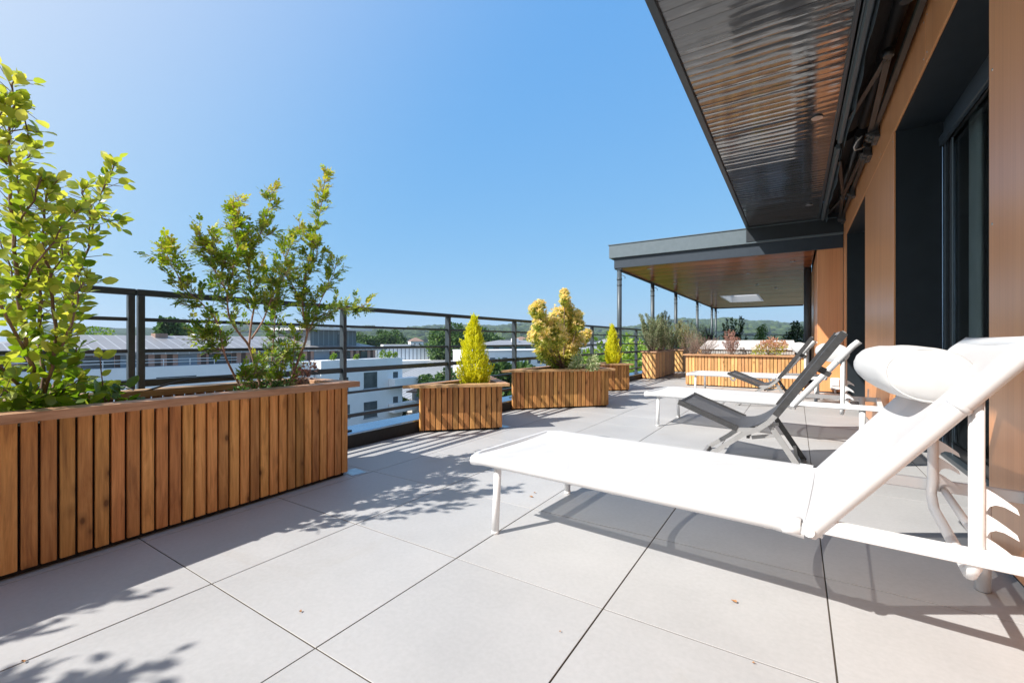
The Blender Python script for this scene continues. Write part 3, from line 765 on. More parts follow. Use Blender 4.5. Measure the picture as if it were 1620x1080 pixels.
    u.tube([(xt,-SW+.012,zt),(xt,-SW+.012,SZ+.03),(xt-.005,-SW+.012,SZ-.015),(xt-.005,-SW+.05,SZ-.045),(xt-.005,SW-.09,SZ-.045),(xt-.005,SW-.03,SZ-.01),(xt,SW-.022,SZ+.04),(xt,SW-.022,zt)],.0145,14)
    u.build('back_support',M['white'],t)
    l=MB(); l.tube([(xt+.03,-SW+.02,SZ+.005),(xt+.03,SW-.02,SZ+.005)],.011,10); l.build('support_bar',M['white'],t)
    return t
def make_pillow():
    f=MB(); nu=40; ys=[]; Ln=.55
    vs=[]; prof=[(-.5,.0),(-.496,.40),(-.482,.72),(-.462,.92),(-.44,1.0),(-.3,1.03),(-.1,1.05),(.1,1.05),(.3,1.03),(.44,1.0),(.462,.92),(.482,.72),(.496,.40),(.5,.0)]
    random.seed(3)
    for i,(u,k) in enumerate(prof):
        for j in range(nu):
            a=2*math.pi*j/nu; cx=abs(math.cos(a))**.95*(1 if math.cos(a)>=0 else -1); sx=math.sin(a)
            w=1+.05*noise.noise(Vector((u*4,math.cos(a)*2,math.sin(a)*2)))+.022*noise.noise(Vector((u*14,math.cos(a)*7,math.sin(a)*6)))
            bulge = .012*(1-min(1,k))*(1 if u>0 else -1)
            vs.append((.105*cx*k*w, u*Ln+bulge, .078*sx*k*w))
    m_=len(prof)
    f.add(vs,[(i*nu+j,(i+1)*nu+j,(i+1)*nu+(j+1)%nu,i*nu+(j+1)%nu) for i in range(m_-1) for j in range(nu)],True)
    o=f.build('headrest_pillow',M['pillow'])
    for s_ in (-1,1):
        p=MB(); pts=[(.105*.935*math.cos(2*math.pi*j/36),s_*.464*Ln,.078*.935*math.sin(2*math.pi*j/36)) for j in range(37)]
        p.tube(pts,.0022,6,caps=False); p.build('piping',M['pillow'],o)
    return tag(o,'','pillow')
lo = make_lounger(); pil = make_pillow()
LL = [((.035,1.84,0),R(-4.0),'nearest white mesh sun lounger, its long flat seat filling the foreground'),
      ((-.01,4.72,0),R(-5.5),'middle white mesh sun lounger, directly behind the nearer grey folding chair'),
      ((-.22,7.84,0),R(-4.0),'farthest white mesh sun lounger in front of the long orange slatted planter')]
PL = ['bulky white pillow on the backrest of the nearest white lounger','off white pillow on the middle lounger, seen behind the top of the nearer grey chair','off white pillow on the farthest lounger, behind the farther grey chair']
for i,(loc,rz,lab) in enumerate(LL):
    o = lo if i==0 else copy_tree(lo)
    o.location=loc; o.rotation_euler=(0,0,rz); o['label']=lab; o['group']='white mesh sun loungers'
    p = pil if i==0 else copy_tree(pil)
    lx, lz = .262, SZ+.432
    sx, sy = lx, (0.115,.08,.08)[i]
    p.location=(loc[0]+sx*math.cos(rz)-sy*math.sin(rz), loc[1]+sx*math.sin(rz)+sy*math.cos(rz), lz)
    p.rotation_euler=(0,R(10),rz+R(7)); p['label']=PL[i]; p['group']='headrest pillows'

# ================================================================ GREY FOLDING CHAIRS
def make_chair():
    """local: x = towards the back, y = across, origin on the ground under the crease"""
    t = thing('folding_chair','','folding chair'); W=.265
    A=(-.40,.425); Bp=(-.03,.275); C=(.19,.385); D=(.535,.895)   # seat front, crease, back start, back top
    def shell(th, name, mt, y0, y1, pts, ny):
        f=MB(); vs=[]; n=len(pts)
        for j in range(ny+1):
            v=j/ny; y=y0+(y1-y0)*v
            for k,(x,z) in enumerate(pts):
                u=k/(n-1); s_=.030*4*v*(1-v)*math.sin(math.pi*u)**1.0
                vs.append((x,y,z-s_))
        f.add(vs,[(j*n+k,(j+1)*n+k,(j+1)*n+k+1,j*n+k+1) for j in range(ny) for k in range(n-1)],True)
        return f.build(name,mt,t)
    pts=[]
    def lerp(a,b,u): return (a[0]+(b[0]-a[0])*u,a[1]+(b[1]-a[1])*u)
    for k in range(9): pts.append(lerp(A,Bp,k/8*.88))
    P0=lerp(A,Bp,.88); P1=(.045,.238); P2=lerp(C,D,.03)
    for k in range(1,9):
        u=k/9; q=lerp(lerp(P0,P1,u),lerp(P1,P2,u),u); pts.append(q)
    for k in range(0,11): pts.append(lerp(P2,D,k/10))
    shell(0,'sling',M['gsling'],-W+.012,W-.012,pts,12)
    for s_ in (-1,1):
        y=s_*W
        f=MB(); f.bar((A[0],y,A[1]-.006),(Bp[0],y,Bp[1]-.006),.026,.034,up=(.4,0,1)); f.build('seat_rail',M['dframe'],t)
        f=MB(); f.bar((C[0]-.005,y,C[1]-.01),(D[0],y,D[1]),.026,.040,up=(-1,0,.7)); f.build('back_rail',M['dframe'],t)
        f=MB()
        path=[(C[0]+.004,C[1]+.002),(.15,.33),(.09,.28),(.0,.235),(-.13,.13),(-.30,.0)]
        for a,b_ in zip(path[:-1],path[1:]): f.bar((a[0],y-s_*.0,a[1]),(b_[0]-(b_[0]-a[0])*-.02,y,b_[1]),.020,.030,up=(0,0,1))
        f.bar((Bp[0]-.01,y,Bp[1]-.012),(.10,y,.275),.019,.026)
        f.build('front_leg',M['gframe'],t)
        f=MB(); yi=y-s_*.024; f.bar((.145,yi,.325),(.345,yi,.0),.014,.034,up=(1,0,.6)); f.tube([(.165,yi-.012,.295),(.165,yi+.012,.295)],.010,10)
        f.build('rear_leg',M['gframe'] if s_<0 else M['dframe'],t)
        f=MB(); f.bar((.19,yi-s_*.012,.245),(.05,yi-s_*.012,.215),.010,.022); f.bar((.285,yi-s_*.014,.10),(.30,yi-s_*.014,.0),.012,.020,up=(1,0,0)); f.build('hinge_link',M['gframe'],t)
        f=MB(); f.bar((D[0]-.14,y-s_*.03,D[1]-.215),(D[0]-.065,y-s_*.03,D[1]-.255),.02,.03,up=(.4,0,1)); f.build('stop_lug',M['dframe'],t)
    f=MB(); f.bar((-.285,-W+.01,.018),(-.285,W-.01,.018),.02,.016); f.build('foot_bar',M['gframe'],t)
    f=MB(); f.bar((.335,-W+.04,.012),(.335,W-.04,.012),.022,.012); f.build('rear_foot_bar',M['dframe'],t)
    f=MB(); f.bar((.03,-W+.01,.222),(.03,W-.01,.222),.018,.022); f.build('crossbar',M['dframe'],t)
    f=MB(); f.bar((D[0]-.004,-W+.013,D[1]-.004),(D[0]-.004,W-.013,D[1]-.004),.024,.018,up=(-1,0,.7)); f.build('top_rail',M['gframe'],t)
    f=MB(); f.bar((A[0]+.004,-W+.013,A[1]-.012),(A[0]+.004,W-.013,A[1]-.012),.02,.018); f.build('seat_front_rail',M['dframe'],t)
    return t
ch = make_chair(); GC='grey folding sling chairs'
ch.location=(-.295,3.52,0); ch.rotation_euler=(0,0,R(0)); ch['label']='nearer grey folding sling chair, right behind the nearest white lounger'; ch['group']=GC
c2 = copy_tree(ch,'farther grey folding sling chair, between the middle and farthest white loungers'); c2.location=(-.36,6.78,0); c2.rotation_euler=(0,0,R(-2))

# ================================================================ SPA COVER, POTS
sp = thing('storage_box','low grey ribbed storage box under a slanted white lid behind the orange planter','storage box',(-.82,10.0,0),0)
f=MB()
for i in range(36):
    x=-.80+i*(1.6/36); f.box(x+.002,x+.040,-.33,-.315,.03,.68,bev=.003)
for i in range(14):
    y=-.31+i*.044
    f.box(-.80,-.785,y,y+.04,.03,.68,bev=.003); f.box(.785,.80,y,y+.04,.03,.68,bev=.003)
f.box(-.784,.784,-.314,.31,.02,.68); f.build('ribbed_side',M['pvc'],sp)
f=MB(); f.add([(-.83,-.36,.685),(.83,-.36,.685),(.83,.34,.685),(-.83,.34,.685),(-.83,-.36,.72),(.83,-.36,.72),(.78,.34,.87),(-.78,.34,.87)],[(3,2,1,0),(4,5,6,7),(0,1,5,4),(1,2,6,5),(2,3,7,6),(3,0,4,7)]); f.build('lid',M['white'],sp)

# dry leaves and crumbs on the tiles
lf = mat_speck('dry_leaf',(0.25,0.11,0.04),(0.45,0.24,0.10),90,0.8)
k=0
for (px,py,s_,lab) in ((475,968,.010,'tiny curled brown leaf on the tile left of the centre joint'),(1162,953,.016,'flat orange dry leaf alone on the front tile below the lounger'),(840,786,.016,'brown curled leaf on the tile near the lounger front leg, larger of two'),(846,780,.010,'small brown leaf beside the larger curled one by the lounger front leg'),(37,1048,.010,'pale yellow leaf scrap on the joint at the lower left'),(886,1000,.006,'brown crumb beside the joint in the lower middle'),(1192,1050,.007,'dark crumb on the tile at the bottom right of centre')):
    t_=700*CAMH/(py-540); p=at(px,py,t_); random.seed(k+50); k+=1; f=MB(); vs=[(0,0,.004)]
    for j in range(7):
        a=j*.9; r=.6*s_*random.uniform(.6,1.3); vs.append((r*math.cos(a),r*math.sin(a)*.7,.003+random.uniform(0,.5)*s_))
    f.add(vs,[(0,j+1,(j+1)%7+1) for j in range(7)]); tag(f.build('fallen_leaf',lf,None,(p.x,p.y,0)),lab,'leaf','dry leaves on the tiles')

# ================================================================ PLANTS
def basis(d):
    d = d.normalized(); r = Vector((0,0,1)) if abs(d.z) < .95 else Vector((1,0,0))
    x = d.cross(r).normalized(); return d, x, x.cross(d).normalized()
def rdir(zb=0.0):
    v = Vector((random.gauss(0,1),random.gauss(0,1),random.gauss(0,1)+zb)); return v.normalized()
def leaf6(mb, p, d, n, Ln, W, curl=.15, fold=.25, tint=0.0):
    """broad oval leaf: base, 2 rib points, tip, 2+2 side points"""
    d = d.normalized(); s_ = d.cross(n)
    if s_.length < 1e-4: s_ = d.orthogonal()
    s_.normalize(); n = s_.cross(d).normalized()
    q = lambda u, w: p + d*(Ln*u) + s_*(W*w) + n*(fold*abs(w)*W - curl*Ln*u*u)
    vs = [q(0,0), q(.35,0), q(.72,0), q(1,0), q(.22,.42), q(.55,.5), q(.84,.28), q(.22,-.42), q(.55,-.5), q(.84,-.28)]
    mb.add(vs, [(0,4,5,1)[::1],(1,5,6,2),(2,6,3),(0,1,8,7),(1,2,9,8),(2,3,9)], True, tint)
def leaf4(mb, p, d, n, Ln, W, fold=.3, tint=0.0):
    d = d.normalized(); s_ = d.cross(n)
    if s_.length < 1e-4: s_ = d.orthogonal()
    s_.normalize(); n = s_.cross(d)
    h = n*(fold*W*.4)
    mb.add([p, p+d*(Ln*.28)+s_*(W*.46)+h, p+d*(Ln*.72)+s_*(W*.40)+h, p+d*Ln, p+d*(Ln*.72)-s_*(W*.40)+h, p+d*(Ln*.28)-s_*(W*.46)+h], [(0,1,2,3),(0,3,4,5)], False, tint)
def smooth_path(pts, k=4):
    out = []; P_ = [Vector(p) for p in pts]
    for i in range(len(P_)-1):
        p0 = P_[max(0,i-1)]; p1 = P_[i]; p2 = P_[i+1]; p3 = P_[min(len(P_)-1,i+2)]
        for j in range(k):
            t = j/k
            out.append(.5*((2*p1)+(-p0+p2)*t+(2*p0-5*p1+4*p2-p3)*t*t+(-p0+3*p1-3*p2+p3)*t**3))
    out.append(P_[-1]); return out
def stem(mb, path, r0, r1, n=6): 
    m_ = len(path); mb.tube(path, [r0+(r1-r0)*i/(m_-1) for i in range(m_)], n)

# --- tall shrub with broad yellow green leaves at the left
LM = {}
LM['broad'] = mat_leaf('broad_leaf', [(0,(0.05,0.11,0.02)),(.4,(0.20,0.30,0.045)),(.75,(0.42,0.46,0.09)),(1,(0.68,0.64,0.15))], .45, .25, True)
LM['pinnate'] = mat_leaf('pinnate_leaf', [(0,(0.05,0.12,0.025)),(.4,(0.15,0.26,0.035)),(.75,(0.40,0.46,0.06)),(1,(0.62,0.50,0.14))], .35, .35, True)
LM['varieg'] = mat_leaf('cream_edged_leaf', [(0,(0.16,0.28,0.10)),(.5,(0.50,0.56,0.30)),(1,(0.78,0.77,0.55))], .3, .4)
LM['varieg2'] = mat_leaf('grey_green_leaf', [(0,(0.12,0.24,0.13)),(.5,(0.26,0.40,0.26)),(1,(0.50,0.60,0.45))], .3, .4)
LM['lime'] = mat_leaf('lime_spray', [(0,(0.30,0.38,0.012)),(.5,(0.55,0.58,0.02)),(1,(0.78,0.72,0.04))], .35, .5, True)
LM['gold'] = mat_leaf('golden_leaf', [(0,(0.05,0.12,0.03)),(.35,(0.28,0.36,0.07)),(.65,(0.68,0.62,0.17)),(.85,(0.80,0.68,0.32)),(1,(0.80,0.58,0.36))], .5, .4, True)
LM['olive'] = mat_leaf('olive_leaf', [(0,(0.07,0.11,0.04)),(.5,(0.22,0.28,0.13)),(1,(0.48,0.52,0.33))], .25, .45)
LM['olivey'] = mat_leaf('yellowish_leaf', [(0,(0.12,0.14,0.05)),(.5,(0.30,0.30,0.10)),(1,(0.50,0.42,0.16))], .3, .45)
LM['red'] = mat_leaf('reddish_leaf', [(0,(0.20,0.09,0.07)),(.5,(0.42,0.22,0.18)),(1,(0.60,0.42,0.34))], .3, .45)
LM['mixred'] = mat_leaf('red_and_green_leaf', [(0,(0.18,0.32,0.03)),(.35,(0.42,0.50,0.06)),(.6,(0.50,0.28,0.14)),(1,(0.66,0.38,0.30))], .35, .45, True)
LM['dark'] = mat_leaf('dark_green_leaf', [(0,(0.010,0.025,0.012)),(.6,(0.03,0.07,0.025)),(1,(0.08,0.14,0.05))], .2, .35)
LM['mid'] = mat_leaf('mid_green_leaf', [(0,(0.03,0.08,0.02)),(.6,(0.08,0.18,0.04)),(1,(0.18,0.30,0.07))], .3, .45)
LM['tree'] = mat_leaf('tree_leaf', [(0,(0.030,0.065,0.020)),(.5,(0.065,0.125,0.032)),(1,(0.14,0.22,0.06))], .3, .5)
LM['treel'] = mat_leaf('bright_tree_leaf', [(0,(0.07,0.14,0.02)),(.5,(0.17,0.27,0.035)),(1,(0.32,0.42,0.07))], .35, .5)
LM['phorm'] = mat_leaf('strap_leaf', [(0,(0.012,0.014,0.014)),(1,(0.05,0.055,0.05))], .1, .4)

def broad_shrub():
    random.seed(21)
    root = thing('broad_leaf_shrub','tall upright shrub with broad yellow green leaves at the left picture edge','shrub',(-2.62,.55,.53))
    S = MB(); Lf = MB()
    def px(x, y, X): return atX(x, y, X)-Vector((-2.62,.55,.53))
    paths = [([(60,640,-2.60),(45,560,-2.60),(30,470,-2.58),(22,370,-2.55),(12,260,-2.52),(16,180,-2.50),(25,125,-2.50)],.0095),
             ([(62,642,-2.62),(66,540,-2.66),(62,450,-2.68),(48,380,-2.66),(30,300,-2.62),(50,235,-2.6)],.0085),
             ([(66,642,-2.60),(85,560,-2.56),(82,470,-2.55),(70,390,-2.52),(72,320,-2.5),(76,292,-2.5)],.008),
             ([(70,640,-2.64),(95,590,-2.70),(112,520,-2.74),(120,450,-2.74),(140,390,-2.74),(152,330,-2.76),(168,290,-2.76),(180,262,-2.76)],.007),
             ([(120,440,-2.74),(108,400,-2.74),(104,345,-2.74),(92,318,-2.74)],.004),
             ([(140,390,-2.74),(142,340,-2.72),(130,300,-2.70)],.0035),
             ([(45,560,-2.60),(10,500,-2.50),(-20,420,-2.45),(-30,330,-2.42),(-20,230,-2.4)],.007),
             ([(60,640,-2.60),(10,590,-2.55),(-40,540,-2.5),(-70,450,-2.45)],.008),
             ([(30,470,-2.58),(55,420,-2.52),(92,370,-2.48),(120,335,-2.46)],.0045),
             ([(66,540,-2.66),(40,500,-2.70),(22,440,-2.74),(0,380,-2.76)],.005),
             ([(12,260,-2.52),(-8,220,-2.52),(2,165,-2.5)],.004),
             ([(62,450,-2.68),(88,420,-2.66),(100,365,-2.64)],.004),
             ([(95,590,-2.70),(120,560,-2.74),(100,500,-2.78),(110,470,-2.78)],.004),
             ([(70,640,-2.60),(100,615,-2.52),(125,600,-2.46)],.004),
             ([(60,640,-2.62),(20,625,-2.5),(-10,610,-2.42)],.005),
             ([(60,642,-2.64),(110,620,-2.75),(150,610,-2.82)],.004),
             ([(16,180,-2.50),(30,165,-2.5),(45,215,-2.48)],.003),
             ([(152,330,-2.76),(162,345,-2.8),(188,350,-2.8)],.0028),
             ([(85,560,-2.56),(110,525,-2.5),(125,470,-2.46),(138,440,-2.44)],.0045),
             ([(22,370,-2.55),(45,330,-2.5),(66,280,-2.48)],.004)]
    for pts, r in paths:
        w = [px(*p) for p in pts]
        path = smooth_path(w, 4)
        for i in range(1,len(path)-1): path[i] = path[i]+Vector((random.gauss(0,.004),random.gauss(0,.004),0))
        stem(S, path, r, .0022)
        m_ = len(path); 
        lens = sum((path[i+1]-path[i]).length for i in range(m_-1))
        nl = int(lens/.0072)
        for k in range(nl):
            u = (k+.5)/nl
            if u < .10 and r > .006: continue
            f = u*(m_-1); i = int(f); p = path[i].lerp(path[min(i+1,m_-1)], f-i)
            d = (path[min(i+1,m_-1)]-path[i]).normalized()
            _, x, y = basis(d); a = k*2.4+random.uniform(-.5,.5)
            out = x*math.cos(a)+y*math.sin(a)
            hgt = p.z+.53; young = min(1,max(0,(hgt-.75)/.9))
            dd = (out*1.0+d*.75+Vector((0,0,.1))+rdir()*.3).normalized()
            base = p+dd*.012
            if u > .25 and random.random() < .35:   # short twig carrying the leaf farther out
                q = p+dd*random.uniform(.03,.075); S.tube([p,q],[.0016,.0012],4,caps=False); base = q
            Ln = random.uniform(.037,.063)*(1.08 if hgt<.8 else .92)
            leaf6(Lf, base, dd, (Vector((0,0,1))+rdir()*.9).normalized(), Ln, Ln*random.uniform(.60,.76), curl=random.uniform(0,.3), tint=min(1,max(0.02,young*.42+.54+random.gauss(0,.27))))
        tip = path[-1]; d = (path[-1]-path[-2]).normalized()
        for k in range(5):
            leaf6(Lf, tip, (d+rdir()*.6).normalized(), rdir(), random.uniform(.03,.055), random.uniform(.02,.034), tint=random.uniform(.6,1))
    # low dense skirt of larger darker leaves
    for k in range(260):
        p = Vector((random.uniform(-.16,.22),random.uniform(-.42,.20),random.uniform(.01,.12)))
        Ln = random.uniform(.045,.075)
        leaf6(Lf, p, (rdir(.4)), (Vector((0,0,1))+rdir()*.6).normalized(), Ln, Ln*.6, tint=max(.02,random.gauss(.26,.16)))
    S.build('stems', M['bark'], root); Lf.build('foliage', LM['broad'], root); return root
bs_ = broad_shrub()
c_ = copy_tree(bs_, 'broad leaved shrub beyond the left picture edge, casting leaf shadows on the front tiles'); c_.location = (-2.70,-1.20,.53); c_.rotation_euler = (0,0,R(25))
def sucker():
    random.seed(5)
    root = thing('young_shoot','single thin shoot with four big round leaves beside the left shrub','shoot',tuple(atX(166,634,-2.60)))
    o_ = atX(166,634,-2.60); S=MB(); Lf=MB()
    path = smooth_path([atX(x,y,-2.6)-o_ for x,y in ((166,636),(163,610),(160,585),(158,565),(154,553))],3); stem(S,path,.0028,.0015)
    for (x,y,dx,dy,Ln) in ((162,567,22,-14,.062),(161,594,16,-10,.042),(168,618,24,-18,.068),(169,618,14,12,.045),(157,566,-3,-26,.05)):
        a=atX(x,y,-2.6)-o_; b_=atX(x+dx,y+dy,-2.58)-o_
        leaf6(Lf,a,(b_-a),Vector((1,-.4,.3)),Ln,Ln*.62,curl=.1,tint=random.uniform(.5,.75))
    S.build('stem',M['bark'],root); Lf.build('foliage',LM['broad'],root)
sucker()

def pinnate(mb, S, p, d, Ln, n, tint, lw=.55):
    """compound leaf: a thin rachis with pairs of leaflets"""
    d = d.normalized(); s_ = d.cross(n)
    if s_.length < 1e-3: s_ = d.orthogonal()
    s_.normalize(); nn = s_.cross(d)
    k = random.choice((2,3,3,4)); ll = Ln*.50
    for i in range(k):
        u = .25+.7*i/k; q = p+d*(Ln*u)-nn*(.12*Ln*u*u)
        for sg in (-1,1):
            leaf4(mb, q, (s_*sg+d*.55+nn*random.uniform(-.1,.25)).normalized(), nn, ll*random.uniform(.8,1.1), ll*lw, tint=tint)
    leaf4(mb, p+d*Ln*.95, d, nn, ll, ll*lw, tint=tint)
    S.tube([p, p+d*Ln*.9-nn*(.1*Ln)], .0007, 3, caps=False)
def small_tree():
    random.seed(33)
    o_ = Vector((-2.62,1.50,.54))
    root = thing('multi_stemmed_tree','small multi stemmed tree with tiny leaflets, rooted at the right end of the long planter','small tree',tuple(o_))
    S=MB(); Lf=MB()
    z3=lambda x,y:(220+x/2.7,240+y/2.7)
    segs=[([(520,1000),(500,930),(470,830),(420,765),(385,700),(378,600),(400,500),(330,450),(240,380)],-2.62,.0085,.05),
          ([(470,830),(480,730),(492,650),(475,560),(465,460),(440,330),(425,190)],-2.62,.0065,-.04),
          ([(480,800),(530,720),(560,640),(600,570),(640,500)],-2.60,.0055,.10),
          ([(435,1005),(395,930),(365,860),(335,730),(270,650),(200,590),(150,500),(90,440)],-2.56,.0065,.08),
          ([(640,995),(680,890),(718,780),(700,680),(705,560),(735,420),(765,290),(785,190),(795,90)],-2.64,.0085,-.02),
          ([(718,770),(760,710),(830,680),(900,665),(965,660)],-2.62,.004,.02),
          ([(730,760),(775,640),(820,550),(845,470)],-2.60,.004,.06),
          ([(560,1000),(568,880),(578,760),(580,660),(560,560),(520,480)],-2.66,.0045,-.06),
          ([(465,460),(510,370),(545,280),(570,160)],-2.62,.0045,.03),
          ([(700,640),(650,560),(620,480),(660,380),(690,320)],-2.66,.0045,-.06),
          ([(378,600),(330,520),(320,440),(300,370)],-2.60,.004,.05),
          ([(400,500),(420,420),(410,330),(400,230)],-2.62,.004,-.04),
          ([(365,860),(330,830),(290,800),(270,790)],-2.56,.003,.03),
          ([(435,1000),(470,960),(500,940)],-2.5,.003,.02),
          ([(720,540),(760,430),(740,380)],-2.62,.003,.03),
          ([(655,1000),(660,880),(665,780)],-2.66,.003,.0),
          ([(560,1000),(530,900),(620,900)],-2.6,.002,.05)]
    pts_all=[]
    for pts,X,r,dx in segs:
        w=[atX(*z3(*p),X+dx*i/len(pts))-o_ for i,p in enumerate(pts)]
        path=smooth_path(w,4); stem(S,path,r,.0016,7); m_=len(path)
        for i in range(m_-1):
            u=i/(m_-1); pts_all.append((path[i],(path[i+1]-path[i]).normalized(),u,r,path[i].z+o_.z))
    for (p,d,u,r,z) in pts_all:
        dens = 0 if z < .88 else (1.0 if z < 1.0 else 3.1)
        if u < .25 and r > .0045: dens *= .3
        if r < .0046: dens = max(dens,2.9)
        k = int(dens+random.random())
        for _ in range(k):
            _,x,y=basis(d); a=random.uniform(0,6.28)
            td=((x*math.cos(a)+y*math.sin(a))*1.0+d*.7+Vector((0,0,.15))).normalized()
            tl=random.uniform(.03,.11)*(1-.35*(z>1.45)); q=p+td*tl+Vector((0,0,.2*tl)); S.tube([p,p.lerp(q,.5)+Vector((0,0,-.005)),q],[.0014,.0011,.0008],4,caps=False)
            nl=random.choice((3,4,4,5))
            for j in range(nl):
                v=.3+.75*j/nl; b_=p.lerp(q,min(1,v)); dd=(td+rdir()*.9+Vector((0,0,.15))).normalized()
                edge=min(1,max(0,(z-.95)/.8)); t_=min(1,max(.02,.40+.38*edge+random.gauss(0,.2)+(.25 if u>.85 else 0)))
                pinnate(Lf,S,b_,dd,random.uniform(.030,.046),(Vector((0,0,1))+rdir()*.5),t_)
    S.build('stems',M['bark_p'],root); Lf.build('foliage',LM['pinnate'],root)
small_tree()
def bush(name,label,cat,loc,lobes,matl,stemmat,nleaf,Ln,W,seed,shape=leaf4,group=None,tintf=None,twigs=24,up=.4,base=(0,0,0),build=True):
    """lobes: (x,y,z,r) local; leaves spread through each lobe's volume, twigs run from base into lobes"""
    random.seed(seed); root=thing(name,label,cat,tuple(loc),0,group); S=MB(); Lf=MB()
    tot=sum(l[3]**2 for l in lobes)
    for (x,y,z,r) in lobes:
        c=Vector((x,y,z)); b_=Vector(base)+Vector((random.uniform(-.02,.02),random.uniform(-.02,.02),0))
        for _ in range(max(1,int(twigs*r*r/tot))):
            e=c+rdir()*r*.7; mid=b_.lerp(e,.5)+Vector((random.uniform(-.1,.1)*r,random.uniform(-.1,.1)*r,r*.1)); S.tube([b_,mid,e],[.006*min(1,r*8),.003*min(1,r*8),.001],5,caps=False)
        for _ in range(int(nleaf*r*r/tot)):
            dr=rdir(); rad=r*random.random()**.45*(1+.25*noise.noise((c+dr*r)*18)); p=c+dr*rad
            if p.z<0.005: continue
            t_=tintf(dr,rad/r,p) if tintf else 0.0
            l=Ln*random.uniform(.7,1.3); shape(Lf,p,(dr*.8+rdir()*.8+Vector((0,0,up))).normalized(),rdir(.5),l,l*W,tint=t_)
    S.build('stems',stemmat,root); Lf.build('foliage',matl,root); return root
# low growth at the foot of the small tree
q=atX(405,612,-2.5); o_=Vector((q.x,q.y,.54))
bush('ground_cover_plant','low bright green plant at the foot of the small tree, by the rim','plant',o_,[(0,.0,.03,.055),(.02,.09,.03,.05),(-.02,-.07,.025,.045),(.01,.17,.03,.045)],LM['mid'],M['twig'],260,.022,.5,41)
q=atX(430,545,-2.66)
bush('pale_leaved_shrub','pale grey green leafy shoot growing between the stems of the small tree','shrub',Vector((-2.66,1.50,.54)),[(0,.02,.24,.075),(.01,.0,.33,.06),(-.01,.03,.15,.05)],LM['varieg2'],M['twig'],110,.030,.55,42,tintf=None)
bush('reddish_seedling','small reddish leaved seedling near the right end of the long planter','plant',Vector((-2.58,1.60,.54)),[(0,.0,.07,.06),(.0,.05,.13,.05)],LM['red'],M['twig'],160,.022,.5,43)

# --- yellow conifers
def conifer(label, loc, h, r, seed, group):
    random.seed(seed); root=thing('yellow_conifer',label,'conifer',tuple(loc),0,group); Lf=MB(); S=MB()
    S.tube([(0,0,-.02),(0,0,h*.8)],[.012,.002],6); S.build('trunk',M['bark'],root)
    def rad(u,a): return r*(1-u)**.62*(.5+.5*min(1,u*4+.25))*(1+.42*noise.noise(Vector((math.cos(a)*1.6+seed,math.sin(a)*1.6,u*4)))+.22*noise.noise(Vector((math.cos(a)*5,math.sin(a)*5+seed,u*14))))
    for k in range(3000):
        u=random.random()**1.25; a=random.uniform(0,6.283); rr=rad(u,a)*random.random()**.45
        p=Vector((rr*math.cos(a),rr*math.sin(a),u*h)); out=Vector((math.cos(a),math.sin(a),0))
        d=(out*.55*(1-u)+Vector((0,0,1))+rdir()*.3).normalized(); Ls=h*random.uniform(.05,.10)*(1.7 if random.random()<.07 else 1)
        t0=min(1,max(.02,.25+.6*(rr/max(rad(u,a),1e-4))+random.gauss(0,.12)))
        for j in range(9):
            v=j/9; q=p+d*(Ls*v); sd=(d*1.0+rdir()*.75).normalized()
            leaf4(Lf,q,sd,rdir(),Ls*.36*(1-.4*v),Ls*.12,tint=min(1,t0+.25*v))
    for k in range(5):
        d=Vector((random.gauss(0,.05),random.gauss(0,.05),1)).normalized(); p=Vector((0,0,h*.93))
        for j in range(12): leaf4(Lf,p+d*(h*.10*j/12),(d+rdir()*.4).normalized(),rdir(),h*.03,h*.008,tint=random.uniform(.6,1))
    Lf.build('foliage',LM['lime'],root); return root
conifer('yellow conifer in the small planter next to the long planter, the larger looking of two',(-2.70,3.50,.42),.63,.175,61,'yellow conifers in planters')
conifer('yellow conifer in the small planter beside the first porch post',(-2.70,7.45,.44),.64,.145,62,'yellow conifers in planters')

# --- golden shrub from lobes read off the photo
def golden():
    random.seed(71); o_=Vector((-2.62,5.36,.48)); root=thing('golden_shrub','round golden yellow shrub with two taller tufts in the wide corner planter','shrub',tuple(o_))
    S=MB(); Lf=MB()
    lobes=[(200,340,70),(235,285,40),(235,440,62),(210,510,40),(490,165,42),(495,235,48),(525,320,58),(430,420,100),(570,420,95),(650,400,35),(230,620,95),(380,620,115),(560,540,110),(700,630,65),(310,800,100),(420,860,100),(480,740,130),(600,690,105),(250,790,55),(740,590,40),(640,500,55),(360,500,70),(520,860,90)]
    for i,(x,y,r) in enumerate(lobes):
        px_,py_=820+x/6.754,440+y/6.75; dX=random.uniform(-.13,.13)*(1 if y>400 else .3)
        c=atX(px_,py_,-2.64+dX)-o_; rr=r/6.75*5.95/700*1.0
        S.tube([Vector((0,0,0)),c*.5+Vector((0,0,-.02)),c],[.008,.005,.002],6,caps=False)
        rr*=1.16; nr=int(30+rr*rr*12000)
        for k in range(nr):
            dr=rdir(); rad_=rr*random.random()**.33; p=c+dr*rad_*(1+.35*noise.noise((c+dr*rr)*22))
            if p.z<.01: continue
            hh=p.z; ax=(dr+Vector((0,0,.7))+rdir()*.3).normalized(); _,ux,uy=basis(ax)
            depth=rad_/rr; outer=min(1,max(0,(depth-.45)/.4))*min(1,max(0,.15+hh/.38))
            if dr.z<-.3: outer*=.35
            for j in range(7):
                a=j*.9+k; ld=(ux*math.cos(a)+uy*math.sin(a)+ax*random.uniform(.1,1.3)+rdir()*.35).normalized()
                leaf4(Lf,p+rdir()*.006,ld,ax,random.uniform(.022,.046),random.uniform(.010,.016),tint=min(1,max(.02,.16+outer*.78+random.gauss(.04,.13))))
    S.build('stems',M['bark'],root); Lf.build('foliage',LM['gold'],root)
golden()
